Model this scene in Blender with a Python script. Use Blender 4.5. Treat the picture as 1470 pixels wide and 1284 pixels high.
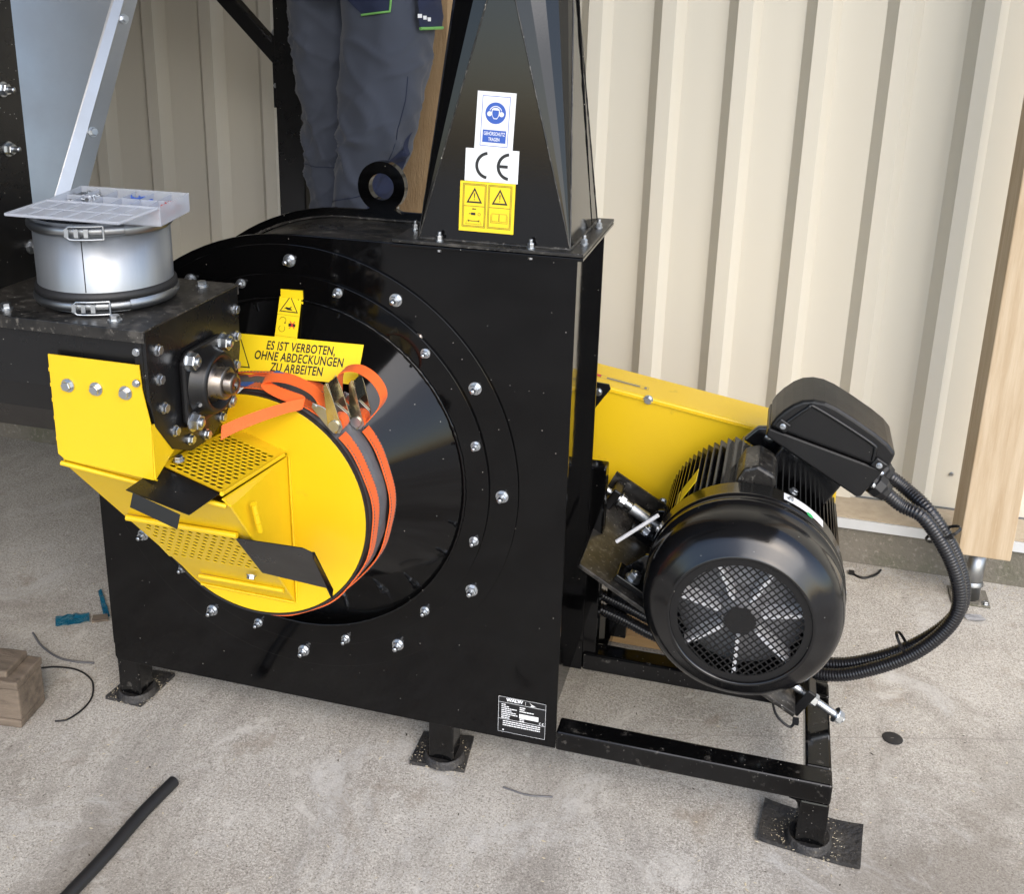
import bpy, bmesh, math, random
from mathutils import Vector, Matrix, Quaternion, noise as mnoise
R = math.radians
scene = bpy.context.scene
col = scene.collection
for o in list(bpy.data.objects):
    bpy.data.objects.remove(o)
rnd = random.Random(7)

# ------------------------------------------------------------------ camera
cd = bpy.data.cameras.new('camera')
cam = bpy.data.objects.new('camera', cd)
col.objects.link(cam)
scene.camera = cam
yaw, pit, rol = -0.26763, 0.30341, 0.02095
f_ = Vector((math.sin(yaw)*math.cos(pit), math.cos(yaw)*math.cos(pit), -math.sin(pit)))
r_ = Vector((math.cos(yaw), -math.sin(yaw), 0))
u_ = r_.cross(f_)
r2 = math.cos(rol)*r_ + math.sin(rol)*u_
u2 = -math.sin(rol)*r_ + math.cos(rol)*u_
m = Matrix((r2, u2, -f_)).transposed().to_4x4()
m.translation = (1.3498, -1.7788, 1.5790)
cam.matrix_world = m
cd.sensor_fit = 'HORIZONTAL'
cd.sensor_width = 36.0
cd.lens = 1524.2/1470*36
cd.shift_x = (735-701.78)/1470
cd.shift_y = -(642-469.57)/1470
cd.clip_start = 0.05
cd.clip_end = 400

# ------------------------------------------------------------------ world, sun, exposure
SUN_EL, SUN_AZ = 43.0, 148.0       # azimuth measured clockwise from +Y: light comes from the right and from behind the camera
w = bpy.data.worlds.new('World')
scene.world = w
w.use_nodes = True
nt = w.node_tree
nt.nodes.clear()
sky = nt.nodes.new('ShaderNodeTexSky')
sky.sky_type = 'NISHITA'
sky.sun_disc = False
sky.sun_elevation = R(SUN_EL)
sky.sun_rotation = R(SUN_AZ)
sky.air_density = 1.0
sky.dust_density = 2.0
sky.ozone_density = 0.6
bg = nt.nodes.new('ShaderNodeBackground')
bg.inputs['Strength'].default_value = 0.15
wo = nt.nodes.new('ShaderNodeOutputWorld')
nt.links.new(sky.outputs[0], bg.inputs[0])
nt.links.new(bg.outputs[0], wo.inputs[0])
sd = bpy.data.lights.new('sun', 'SUN')
sd.energy = 0.7
sd.angle = R(55)
sd.color = (1.0, 0.985, 0.965)
sun = bpy.data.objects.new('sun', sd)
col.objects.link(sun)
sdir = Vector((math.sin(R(SUN_AZ))*math.cos(R(SUN_EL)), math.cos(R(SUN_AZ))*math.cos(R(SUN_EL)), math.sin(R(SUN_EL))))
sun.rotation_euler = sdir.to_track_quat('Z', 'Y').to_euler()
sun.location = sdir*20
scene.cycles.max_bounces = 8
scene.cycles.diffuse_bounces = 4
scene.cycles.glossy_bounces = 4
vs = scene.view_settings
vs.view_transform = 'Standard'
vs.look = 'None'
vs.gamma = 1.0
vs.use_curve_mapping = False
vs.exposure = 1.46

# ------------------------------------------------------------------ materials
M = {}
def mat(name, c, rough=0.5, metal=0.0, var=0.0, vscale=6.0, c2=None, bump=0.0, bscale=200.0, specks=0.0, spscale=60.0,
        spcol=(0.5, 0.48, 0.43), rvar=0.0, rscale=8.0, coat=0.0, spec=None, stretch=None, patch=None, detail=6.0, alpha=None, trans=None, sheen=0.0):
    mt = bpy.data.materials.new(name)
    mt.use_nodes = True
    n, l = mt.node_tree.nodes, mt.node_tree.links
    b = n['Principled BSDF']
    tc = n.new('ShaderNodeTexCoord')
    mp = n.new('ShaderNodeMapping')
    l.new(tc.outputs['Object'], mp.inputs[0])
    if stretch: mp.inputs['Scale'].default_value = stretch
    b.inputs['Roughness'].default_value = rough
    b.inputs['Metallic'].default_value = metal
    if coat: b.inputs['Coat Weight'].default_value = coat; b.inputs['Coat Roughness'].default_value = 0.08
    if spec is not None: b.inputs['Specular IOR Level'].default_value = spec
    if sheen: b.inputs['Sheen Weight'].default_value = sheen
    out = None
    rgb = n.new('ShaderNodeRGB'); rgb.outputs[0].default_value = (*c, 1); out = rgb.outputs[0]
    def mix(fac, a, bcol):
        x = n.new('ShaderNodeMix'); x.data_type = 'RGBA'
        l.new(fac, x.inputs[0]); l.new(a, x.inputs[6])
        if isinstance(bcol, tuple): x.inputs[7].default_value = (*bcol, 1)
        else: l.new(bcol, x.inputs[7])
        return x.outputs[2]
    def nz(scale, det=6.0, rg=0.6):
        x = n.new('ShaderNodeTexNoise'); x.inputs['Scale'].default_value = scale; x.inputs['Detail'].default_value = det
        x.inputs['Roughness'].default_value = rg
        l.new(mp.outputs[0], x.inputs['Vector']); return x.outputs['Fac']
    def ramp(fac, lo, hi, a=0.0, bb=1.0):
        x = n.new('ShaderNodeMapRange'); x.inputs[1].default_value = lo; x.inputs[2].default_value = hi
        x.inputs[3].default_value = a; x.inputs[4].default_value = bb
        l.new(fac, x.inputs[0]); return x.outputs[0]
    if var > 0:
        cc = c2 if c2 else tuple(v*(1-0.6) for v in c)
        out = mix(ramp(nz(vscale, detail), 0.35, 0.7, 0, var), out, cc)
    if patch:
        # (scale, lo, hi, amount, colour): stains with a shape of their own
        for (ps, lo, hi, am, pc) in patch:
            out = mix(ramp(nz(ps, 8, 0.65), lo, hi, 0, am), out, pc)
    if specks > 0:
        v = n.new('ShaderNodeTexVoronoi'); v.inputs['Scale'].default_value = spscale
        l.new(mp.outputs[0], v.inputs['Vector'])
        d = ramp(v.outputs['Distance'], 0.05, 0.11, 1, 0)
        wn = n.new('ShaderNodeMath'); wn.operation = 'LESS_THAN'
        sp = n.new('ShaderNodeSeparateColor'); l.new(v.outputs['Color'], sp.inputs[0])
        l.new(sp.outputs[0], wn.inputs[0]); wn.inputs[1].default_value = specks
        mm = n.new('ShaderNodeMath'); mm.operation = 'MULTIPLY'; l.new(d, mm.inputs[0]); l.new(wn.outputs[0], mm.inputs[1])
        m2 = n.new('ShaderNodeMath'); m2.operation = 'MULTIPLY'; l.new(mm.outputs[0], m2.inputs[0]); m2.inputs[1].default_value = 0.8
        out = mix(m2.outputs[0], out, spcol)
    l.new(out, b.inputs['Base Color'])
    if rvar:
        l.new(ramp(nz(rscale, 5), 0.3, 0.75, max(0.02, rough-rvar), min(1, rough+rvar)), b.inputs['Roughness'])
    if bump:
        bn = n.new('ShaderNodeBump'); bn.inputs['Strength'].default_value = bump; bn.inputs['Distance'].default_value = 0.01
        l.new(nz(bscale, 3), bn.inputs['Height']); l.new(bn.outputs[0], b.inputs['Normal'])
    if trans is not None:
        b.inputs['Transmission Weight'].default_value = trans
        b.inputs['IOR'].default_value = 1.2
    if alpha is not None:
        b.inputs['Alpha'].default_value = alpha
    M[name] = mt
    return mt

mat('black_gloss', (0.0018, 0.0018, 0.002), 0.075, spec=0.29, bump=0.05, bscale=5, specks=0.05, spscale=110, rvar=0.03, var=0.25, vscale=9, c2=(0.0035, 0.0032, 0.003))
mat('black_tower', (0.0035, 0.0035, 0.0038), 0.09, spec=0.40, bump=0.010, bscale=330, specks=0.02, spscale=60)
mat('black_satin', (0.0055, 0.0055, 0.006), 0.30, spec=0.4, bump=0.02, bscale=300, specks=0.06, spscale=110, rvar=0.07)
mat('black_dusty', (0.006, 0.006, 0.006), 0.36, spec=0.4, bump=0.03, bscale=120, specks=0.45, spscale=70, var=0.6, vscale=14, c2=(0.045, 0.041, 0.036), rvar=0.15,
    patch=[(30, 0.52, 0.66, 0.6, (0.10, 0.092, 0.08)), (110, 0.58, 0.66, 0.6, (0.20, 0.185, 0.16))])
mat('black_rail', (0.0022, 0.0022, 0.0024), 0.12, spec=0.4, specks=0.22, spscale=120, rvar=0.05, patch=[(34, 0.60, 0.68, 0.55, (0.07, 0.065, 0.058)), (140, 0.66, 0.72, 0.7, (0.22, 0.2, 0.17))])
mat('flashing', (0.60, 0.62, 0.635), 0.45, metal=0.35, var=0.3, vscale=12, c2=(0.48, 0.49, 0.5))
mat('black_cast', (0.006, 0.006, 0.0065), 0.36, spec=0.4, bump=0.05, bscale=420, specks=0.04, spscale=120, rvar=0.06)
mat('motor_paint', (0.005, 0.005, 0.0055), 0.17, spec=0.5, bump=0.02, bscale=420, specks=0.06, spscale=120, rvar=0.07, rscale=14)
mat('black_plastic', (0.008, 0.008, 0.009), 0.40, spec=0.4, bump=0.012, bscale=600, rvar=0.05)
mat('yellow', (0.72, 0.475, 0.009), 0.36, var=0.18, vscale=5, c2=(0.67, 0.43, 0.008), bump=0.012, bscale=220, patch=[(22, 0.66, 0.74, 0.22, (0.42, 0.27, 0.03)), (3.2, 0.52, 0.70, 0.18, (0.60, 0.37, 0.012))], rvar=0.08)
mat('yellow_guard', (0.78, 0.52, 0.012), 0.34, var=0.25, vscale=6, c2=(0.66, 0.42, 0.010), bump=0.012, bscale=260, specks=0.05, spscale=40, spcol=(0.12, 0.09, 0.03),
    patch=[(26, 0.63, 0.72, 0.35, (0.25, 0.16, 0.03))])
mat('zinc', (0.50, 0.525, 0.55), 0.36, metal=1.0, var=0.4, vscale=60, c2=(0.5, 0.52, 0.54), rvar=0.1, rscale=60)
mat('zinc_yellow', (0.58, 0.535, 0.36), 0.24, metal=1.0, var=0.5, vscale=40, c2=(0.62, 0.55, 0.44), rvar=0.08, rscale=50)
mat('bare_steel', (0.26, 0.235, 0.21), 0.34, metal=1.0, var=0.6, vscale=50, c2=(0.13, 0.10, 0.08), rvar=0.12, rscale=70)
mat('galvanised', (0.33, 0.34, 0.35), 0.38, metal=1.0, var=0.45, vscale=9, c2=(0.25, 0.258, 0.266), rvar=0.06, rscale=9)
mat('galvanised_duct', (0.37, 0.39, 0.41), 0.40, metal=0.75, var=0.9, vscale=10, c2=(0.25, 0.265, 0.28), rvar=0.10, rscale=9, bump=0.05, bscale=12, stretch=(1, 1, 0.12))
mat('rubber', (0.010, 0.010, 0.011), 0.55, bump=0.05, bscale=220, var=0.4, vscale=30, c2=(0.018, 0.017, 0.016))
mat('rubber_pad', (0.014, 0.014, 0.016), 0.6, bump=0.6, bscale=90, var=0.9, vscale=26, c2=(0.045, 0.041, 0.036), specks=0.35, spscale=150, spcol=(0.40, 0.35, 0.26), patch=[(60, 0.60, 0.68, 0.6, (0.16, 0.14, 0.11))])
mat('hose_plastic', (0.011, 0.011, 0.013), 0.30, rvar=0.06)
mat('sleeve_grey', (0.085, 0.085, 0.092), 0.50, bump=0.35, bscale=26, var=0.5, vscale=20, c2=(0.15, 0.15, 0.15), rvar=0.12)
mat('orange_web', (0.80, 0.125, 0.012), 0.62, bump=0.25, bscale=700, var=0.2, vscale=30, c2=(0.66, 0.09, 0.01), sheen=0.1)
mat('blue_web', (0.02, 0.12, 0.42), 0.55, bump=0.2, bscale=500)
mat('white_print', (0.78, 0.79, 0.80), 0.38)
mat('yellow_print', (0.83, 0.60, 0.012), 0.35)
mat('black_print', (0.012, 0.012, 0.012), 0.4)
mat('blue_print', (0.025, 0.09, 0.40), 0.38)
mat('red_print', (0.60, 0.03, 0.03), 0.4)
mat('red_plug', (0.34, 0.07, 0.065), 0.6)
mat('green_print', (0.03, 0.42, 0.12), 0.4)
mat('grey_print', (0.20, 0.20, 0.20), 0.4)
mat('plate_silver', (0.55, 0.55, 0.56), 0.4)
mat('fan_grey', (0.26, 0.26, 0.27), 0.45)
mat('fan_blade', (0.80, 0.80, 0.82), 0.4)
mat('sheet_cream', (0.61, 0.58, 0.495), 0.36, var=0.12, vscale=1.6, c2=(0.595, 0.555, 0.46), bump=0.004, bscale=9, specks=0.004, spscale=20, spcol=(0.25, 0.2, 0.15))
mat('timber_planed', (0.49, 0.395, 0.275), 0.62, var=0.95, vscale=5, c2=(0.37, 0.27, 0.16), stretch=(8, 8, 0.6), bump=0.10, bscale=30, detail=8,
    patch=[(14, 0.58, 0.7, 0.45, (0.52, 0.43, 0.31))])
mat('timber_rough', (0.36, 0.245, 0.13), 0.78, var=0.7, vscale=8, c2=(0.28, 0.18, 0.09), stretch=(6, 6, 1.2), bump=0.35, bscale=46, detail=9)
mat('timber_grey', (0.17, 0.132, 0.097), 0.82, var=0.9, vscale=6, c2=(0.075, 0.057, 0.04), stretch=(1.5, 8, 8), bump=0.35, bscale=36, specks=0.1, spscale=60, spcol=(0.4, 0.33, 0.2))
mat('timber_board', (0.42, 0.26, 0.12), 0.7, var=0.6, vscale=8, c2=(0.32, 0.19, 0.08), stretch=(1, 8, 8), bump=0.15, bscale=30)
mat('trouser_grey', (0.047, 0.055, 0.077), 0.86, bump=0.10, bscale=900, var=0.3, vscale=5, c2=(0.038, 0.045, 0.063), sheen=0.12)
mat('trouser_navy', (0.010, 0.016, 0.045), 0.85, bump=0.10, bscale=900)
mat('piping_green', (0.16, 0.40, 0.10), 0.7)
mat('jacket', (0.03, 0.035, 0.05), 0.85, bump=0.2, bscale=200)
mat('skin', (0.50, 0.30, 0.21), 0.5)
mat('hair', (0.05, 0.03, 0.02), 0.6)
mat('boot_leather', (0.03, 0.025, 0.02), 0.5)
mat('foil_blue', (0.03, 0.26, 0.42), 0.14, metal=0.7, var=0.4, vscale=40, c2=(0.01, 0.10, 0.2), bump=0.5, bscale=60)
mat('straw', (0.50, 0.43, 0.30), 0.8)
mat('roof_sheet', (0.11, 0.105, 0.10), 0.6)

def concrete():
    mt = bpy.data.materials.new('concrete'); mt.use_nodes = True
    n, l = mt.node_tree.nodes, mt.node_tree.links
    b = n['Principled BSDF']
    tc = n.new('ShaderNodeTexCoord')
    mp = n.new('ShaderNodeMapping'); l.new(tc.outputs['Object'], mp.inputs[0])
    def nz(scale, det=8, rg=0.6, vec=None, dist=0.0):
        x = n.new('ShaderNodeTexNoise'); x.inputs['Scale'].default_value = scale; x.inputs['Detail'].default_value = det
        x.inputs['Roughness'].default_value = rg; x.inputs['Distortion'].default_value = dist
        l.new(vec or mp.outputs[0], x.inputs['Vector']); return x.outputs['Fac']
    def rp(fac, lo, hi, a=0., bb=1.):
        x = n.new('ShaderNodeMapRange'); x.inputs[1].default_value = lo; x.inputs[2].default_value = hi
        x.inputs[3].default_value = a; x.inputs[4].default_value = bb; l.new(fac, x.inputs[0]); return x.outputs[0]
    def mix(fac, a, c):
        x = n.new('ShaderNodeMix'); x.data_type = 'RGBA'; l.new(fac, x.inputs[0])
        if isinstance(a, tuple): x.inputs[6].default_value = (*a, 1)
        else: l.new(a, x.inputs[6])
        if isinstance(c, tuple): x.inputs[7].default_value = (*c, 1)
        else: l.new(c, x.inputs[7])
        return x.outputs[2]
    base = mix(rp(nz(1.7, 6, 0.68, dist=0.4), 0.36, 0.66), (0.238, 0.214, 0.185), (0.374, 0.351, 0.310))
    base = mix(rp(nz(7.5, 5, 0.72), 0.42, 0.64, 0, 0.55), base, (0.422, 0.399, 0.353))
    # sandy grain of the brushed slab, several sizes
    base = mix(rp(nz(90, 3, 0.85), 0.42, 0.66, 0, 0.6), base, (0.544, 0.516, 0.460))
    base = mix(rp(nz(230, 2, 0.8), 0.49, 0.62, 0, 0.78), base, (0.626, 0.596, 0.529))
    base = mix(rp(nz(190, 2, 0.8), 0.54, 0.65, 0, 0.75), base, (0.122, 0.108, 0.088))
    base = mix(rp(nz(33, 4, 0.8), 0.56, 0.72, 0, 0.5), base, (0.163, 0.141, 0.113))
    # open pores
    vo = n.new('ShaderNodeTexVoronoi'); vo.inputs['Scale'].default_value = 75; l.new(mp.outputs[0], vo.inputs['Vector'])
    sc = n.new('ShaderNodeSeparateColor'); l.new(vo.outputs['Color'], sc.inputs[0])
    lt = n.new('ShaderNodeMath'); lt.operation = 'LESS_THAN'; l.new(sc.outputs[0], lt.inputs[0]); lt.inputs[1].default_value = 0.09
    pm = n.new('ShaderNodeMath'); pm.operation = 'MULTIPLY'; l.new(rp(vo.outputs['Distance'], 0.05, 0.16, 0.85, 0), pm.inputs[0]); l.new(lt.outputs[0], pm.inputs[1])
    base = mix(pm.outputs[0], base, (0.082, 0.067, 0.053))
    # pale scraped patches and thin cement scuffs
    base = mix(rp(nz(5.0, 7, 0.78, dist=0.9), 0.57, 0.66, 0, 0.6), base, (0.585, 0.562, 0.510))
    base = mix(rp(nz(14, 5, 0.75, dist=2.2), 0.60, 0.66, 0, 0.5), base, (0.639, 0.616, 0.561))
    # brown mud and oil marks
    base = mix(rp(nz(0.9, 7, 0.7, dist=0.7), 0.50, 0.66, 0, 0.6), base, (0.156, 0.131, 0.101))
    base = mix(rp(nz(4.2, 5, 0.7, dist=0.5), 0.60, 0.70, 0, 0.45), base, (0.204, 0.154, 0.101))
    # broom strokes
    m2 = n.new('ShaderNodeMapping'); l.new(tc.outputs['Object'], m2.inputs[0]); m2.inputs['Rotation'].default_value = (0, 0, R(12)); m2.inputs['Scale'].default_value = (85, 3.5, 1)
    br = nz(1.0, 3, 0.7, vec=m2.outputs[0])
    base = mix(rp(br, 0.52, 0.76, 0, 0.14), base, (0.204, 0.184, 0.154))
    # tyre and boot dirt in long soft smears
    m3 = n.new('ShaderNodeMapping'); l.new(tc.outputs['Object'], m3.inputs[0]); m3.inputs['Rotation'].default_value = (0, 0, R(-38)); m3.inputs['Scale'].default_value = (3.2, 0.9, 1)
    base = mix(rp(nz(1.0, 7, 0.7, vec=m3.outputs[0], dist=0.6), 0.50, 0.66, 0, 0.5), base, (0.165, 0.148, 0.128))
    base = mix(rp(nz(2.6, 8, 0.75, dist=1.5), 0.55, 0.66, 0, 0.5), base, (0.52, 0.51, 0.485))
    l.new(base, b.inputs['Base Color'])
    b.inputs['Roughness'].default_value = 0.85
    bn = n.new('ShaderNodeBump'); bn.inputs['Strength'].default_value = 0.35; bn.inputs['Distance'].default_value = 0.003
    ad = n.new('ShaderNodeMath'); ad.operation = 'ADD'; l.new(nz(150, 2, 0.7), ad.inputs[0]); ad.inputs[1].default_value = 0.0
    l.new(ad.outputs[0], bn.inputs['Height']); l.new(bn.outputs[0], b.inputs['Normal'])
    M['concrete'] = mt
concrete()
mat('plinth_concrete', (0.16, 0.145, 0.12), 0.9, var=0.9, vscale=5, c2=(0.10, 0.095, 0.07), bump=0.5, bscale=70,
    patch=[(2.5, 0.5, 0.66, 0.55, (0.085, 0.10, 0.05)), (60, 0.55, 0.65, 0.4, (0.35, 0.32, 0.28))])

def clear_plastic():
    mt = bpy.data.materials.new('clear_plastic'); mt.use_nodes = True
    n, l = mt.node_tree.nodes, mt.node_tree.links
    b = n['Principled BSDF']
    b.inputs['Base Color'].default_value = (0.72, 0.75, 0.80, 1)
    b.inputs['Roughness'].default_value = 0.28
    tr = n.new('ShaderNodeBsdfTransparent'); tr.inputs[0].default_value = (0.93, 0.94, 0.96, 1)
    tl = n.new('ShaderNodeBsdfTranslucent'); tl.inputs[0].default_value = (0.75, 0.77, 0.82, 1)
    a = n.new('ShaderNodeMixShader'); a.inputs[0].default_value = 0.45
    l.new(b.outputs[0], a.inputs[1]); l.new(tl.outputs[0], a.inputs[2])
    c = n.new('ShaderNodeMixShader'); c.inputs[0].default_value = 0.52
    l.new(a.outputs[0], c.inputs[1]); l.new(tr.outputs[0], c.inputs[2])
    l.new(c.outputs[0], n['Material Output'].inputs[0])
    M['clear_plastic'] = mt
clear_plastic()

# ------------------------------------------------------------------ mesh helpers
ORG = {}
def V(*a): return Vector(a)
class MB:
    """collects geometry in world coordinates; build() links it as ONE mesh object"""
    def __init__(s): s.v = []; s.f = []; s.sm = []
    def add(s, vs, fs, smooth=False):
        b = len(s.v); s.v += [Vector(p) for p in vs]
        for q in fs: s.f.append([b+i for i in q]); s.sm.append(smooth)
        return s
    def box(s, a, b):
        x0, y0, z0 = a; x1, y1, z1 = b
        return s.add([(x0,y0,z0),(x1,y0,z0),(x1,y1,z0),(x0,y1,z0),(x0,y0,z1),(x1,y0,z1),(x1,y1,z1),(x0,y1,z1)],
                     [(0,3,2,1),(4,5,6,7),(0,1,5,4),(1,2,6,5),(2,3,7,6),(3,0,4,7)])
    def obox(s, o, ex, ey, ez):
        """box centred at o with half-extent vectors"""
        o = Vector(o); ex, ey, ez = Vector(ex), Vector(ey), Vector(ez)
        P = [o-ex-ey-ez, o+ex-ey-ez, o+ex+ey-ez, o-ex+ey-ez, o-ex-ey+ez, o+ex-ey+ez, o+ex+ey+ez, o-ex+ey+ez]
        return s.add(P, [(0,3,2,1),(4,5,6,7),(0,1,5,4),(1,2,6,5),(2,3,7,6),(3,0,4,7)])
    def prism(s, pts, ext):
        """closed polygon pts extruded by vector ext"""
        pts = [Vector(p) for p in pts]; e = Vector(ext); n = len(pts)
        fs = [tuple(range(n))[::-1], tuple(range(n, 2*n))] + [(i, (i+1) % n, n+(i+1) % n, n+i) for i in range(n)]
        return s.add(pts+[p+e for p in pts], fs)
    def bar(s, a, b, w, h, up=(0,0,1)):
        a, b = Vector(a), Vector(b); d = (b-a).normalized(); up = Vector(up)
        x = d.cross(up).normalized(); y = x.cross(d).normalized()
        return s.obox((a+b)/2, x*w/2, d*((b-a).length/2), y*h/2)
    def tube(s, path, rad, seg=12, caps=True, radii=None, smooth=True, flat=None):
        path = [Vector(p) for p in path]; n = len(path)
        t = [(path[min(i+1, n-1)]-path[max(i-1, 0)]).normalized() for i in range(n)]
        up = Vector((0,0,1)) if abs(t[0].z) < 0.9 else Vector((1,0,0))
        x = t[0].cross(up).normalized(); b0 = len(s.v)
        vs = []
        for i in range(n):
            x = (x - t[i]*x.dot(t[i])).normalized(); y = t[i].cross(x)
            r = radii[i] if radii else rad
            for k in range(seg):
                a = 2*math.pi*k/seg
                fx, fy = (flat if flat else (1, 1))
                vs.append(path[i] + x*(r*fx*math.cos(a)) + y*(r*fy*math.sin(a)))
        fs = [(i*seg+k, i*seg+(k+1) % seg, (i+1)*seg+(k+1) % seg, (i+1)*seg+k) for i in range(n-1) for k in range(seg)]
        s.add(vs, fs, smooth)
        if caps:
            s.add([vs[k] for k in range(seg)], [tuple(range(seg))[::-1]]); s.add(vs[-seg:], [tuple(range(seg))])
        return s
    def lathe(s, prof, o, axis, seg=48, smooth=True, a0=0.0, a1=2*math.pi, x=None):
        """prof = [(along axis, radius)]"""
        o = Vector(o); ax = Vector(axis).normalized()
        if x is None: x = (Vector((0,0,1)) if abs(ax.z) < 0.9 else Vector((1,0,0)))
        x = Vector(x); x = (x-ax*x.dot(ax)).normalized(); y = ax.cross(x)
        full = abs(a1-a0-2*math.pi) < 1e-6; ns = seg if full else seg+1
        vs = []
        for (h, r) in prof:
            for k in range(ns):
                a = a0+(a1-a0)*k/seg
                vs.append(o+ax*h+x*(r*math.cos(a))+y*(r*math.sin(a)))
        fs = []
        for i in range(len(prof)-1):
            for k in range(seg):
                k2 = (k+1) % ns if full else k+1
                fs.append((i*ns+k, i*ns+k2, (i+1)*ns+k2, (i+1)*ns+k))
        return s.add(vs, fs, smooth)
    def ribbon(s, path, widths, thick):
        """strap: list of centre points with a width vector each"""
        n = len(path); path = [Vector(p) for p in path]; widths = [Vector(q) for q in widths]; vs = []
        for i in range(n):
            t = (path[min(i+1, n-1)]-path[max(i-1, 0)]).normalized()
            nn = t.cross(widths[i]).normalized()*thick/2
            h = widths[i]/2
            vs += [path[i]-h-nn, path[i]+h-nn, path[i]+h+nn, path[i]-h+nn]
        fs = []
        for i in range(n-1):
            for k in range(4): fs.append((i*4+k, i*4+(k+1) % 4, (i+1)*4+(k+1) % 4, (i+1)*4+k))
        fs += [(3,2,1,0), tuple(range(4*(n-1), 4*n))]
        return s.add(vs, fs)
    def mesh(s, name, mt, org=Vector((0,0,0))):
        me = bpy.data.meshes.new(name)
        me.from_pydata([p-org for p in s.v], [], s.f); me.validate(verbose=False)
        bm = bmesh.new(); bm.from_mesh(me); bmesh.ops.recalc_face_normals(bm, faces=bm.faces); bm.to_mesh(me); bm.free()
        if len(s.sm) == len(me.polygons): me.polygons.foreach_set('use_smooth', s.sm)
        if mt: me.materials.append(M[mt])
        me.update(); return me
    def build(s, name, mt, parent=None, bevel=0.0, label=None, seg=2, org=None, recalc=True):
        org = ORG[parent.name] if parent else (Vector(org) if org else Vector((0,0,0)))
        o = bpy.data.objects.new(name, s.mesh(name, mt, org))
        col.objects.link(o)
        if parent: o.parent = parent
        else: o.location = org
        ORG[o.name] = org
        if bevel:
            md = o.modifiers.new('bevel', 'BEVEL'); md.width = bevel; md.segments = seg; md.limit_method = 'ANGLE'; md.angle_limit = R(35)
        if label: o['label'] = label
        return o
def thing(name, loc, label, cat, group=None):
    o = bpy.data.objects.new(name, None); o.empty_display_size = 0.05; col.objects.link(o)
    o.location = loc; ORG[o.name] = Vector(loc); tag(o, label, cat, group); return o
def tag(o, label, cat, group=None, kind=None):
    o['label'] = label
    if cat: o['category'] = cat
    if group: o['group'] = group
    if kind: o['kind'] = kind
    return o
def structure(o, label=None):
    o['kind'] = 'structure'
    if label: o['label'] = label
    return o

def hexpts(r): return [(r*math.cos(math.pi/3*k), r*math.sin(math.pi/3*k)) for k in range(6)]
def bolt_mesh(name, af, head, washer, stud, studr, mt='zinc'):
    """axis +Z from the plate surface: washer, hex nut or head with chamfer, stud"""
    b = MB()
    if washer: b.lathe([(0, 0.0), (0, washer), (0.0022, washer), (0.0022, 0.0)], (0,0,0), (0,0,1), 20, smooth=False)
    r = af/2/math.cos(math.pi/6); z0 = 0.0022 if washer else 0.0
    h = hexpts(r); hi = hexpts(r*0.9)
    b.add([(x, y, z0) for x, y in h]+[(x, y, z0+head*0.88) for x, y in h]+[(x, y, z0+head) for x, y in hi],
          [(k, (k+1) % 6, 6+(k+1) % 6, 6+k) for k in range(6)]+[(6+k, 6+(k+1) % 6, 12+(k+1) % 6, 12+k) for k in range(6)]+[tuple(range(12, 18))])
    if stud:
        z = z0+head; pr = []
        n = int(stud/0.0016)
        for i in range(n): pr += [(z+i*0.0016, studr*0.9), (z+i*0.0016+0.0008, studr)]
        pr += [(z+stud, studr*0.8), (z+stud, 0.0)]
        b.lathe(pr, (0,0,0), (0,0,1), 12)
    return b.mesh(name, mt)
BM = {
    'flange_nut': bolt_mesh('flange_nut', 0.017, 0.009, 0.0125, 0.012, 0.005),
    'ring_nut': bolt_mesh('ring_nut', 0.013, 0.008, 0.0095, 0.010, 0.004),
    'small_head': bolt_mesh('small_head', 0.013, 0.006, 0.0095, 0, 0),
    'big_head': bolt_mesh('big_head', 0.024, 0.013, 0.0165, 0.004, 0.008),
    'lid_head': bolt_mesh('lid_head', 0.014, 0.007, 0.011, 0, 0),
    'tiny_head': bolt_mesh('tiny_head', 0.008, 0.004, 0.006, 0, 0),
    'acorn': bolt_mesh('acorn', 0.011, 0.008, 0.008, 0.007, 0.004),
}
def bolt(parent, kind, loc, d, name='bolt', roll=None):
    o = bpy.data.objects.new(name, BM[kind]); col.objects.link(o)
    o.parent = parent; o.location = Vector(loc)-ORG[parent.name]
    q = Vector(d).normalized().to_track_quat('Z', 'Y')
    o.rotation_mode = 'QUATERNION'
    o.rotation_quaternion = q @ Quaternion((0,0,1), rnd.uniform(0, 1) if roll is None else roll)
    return o

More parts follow.
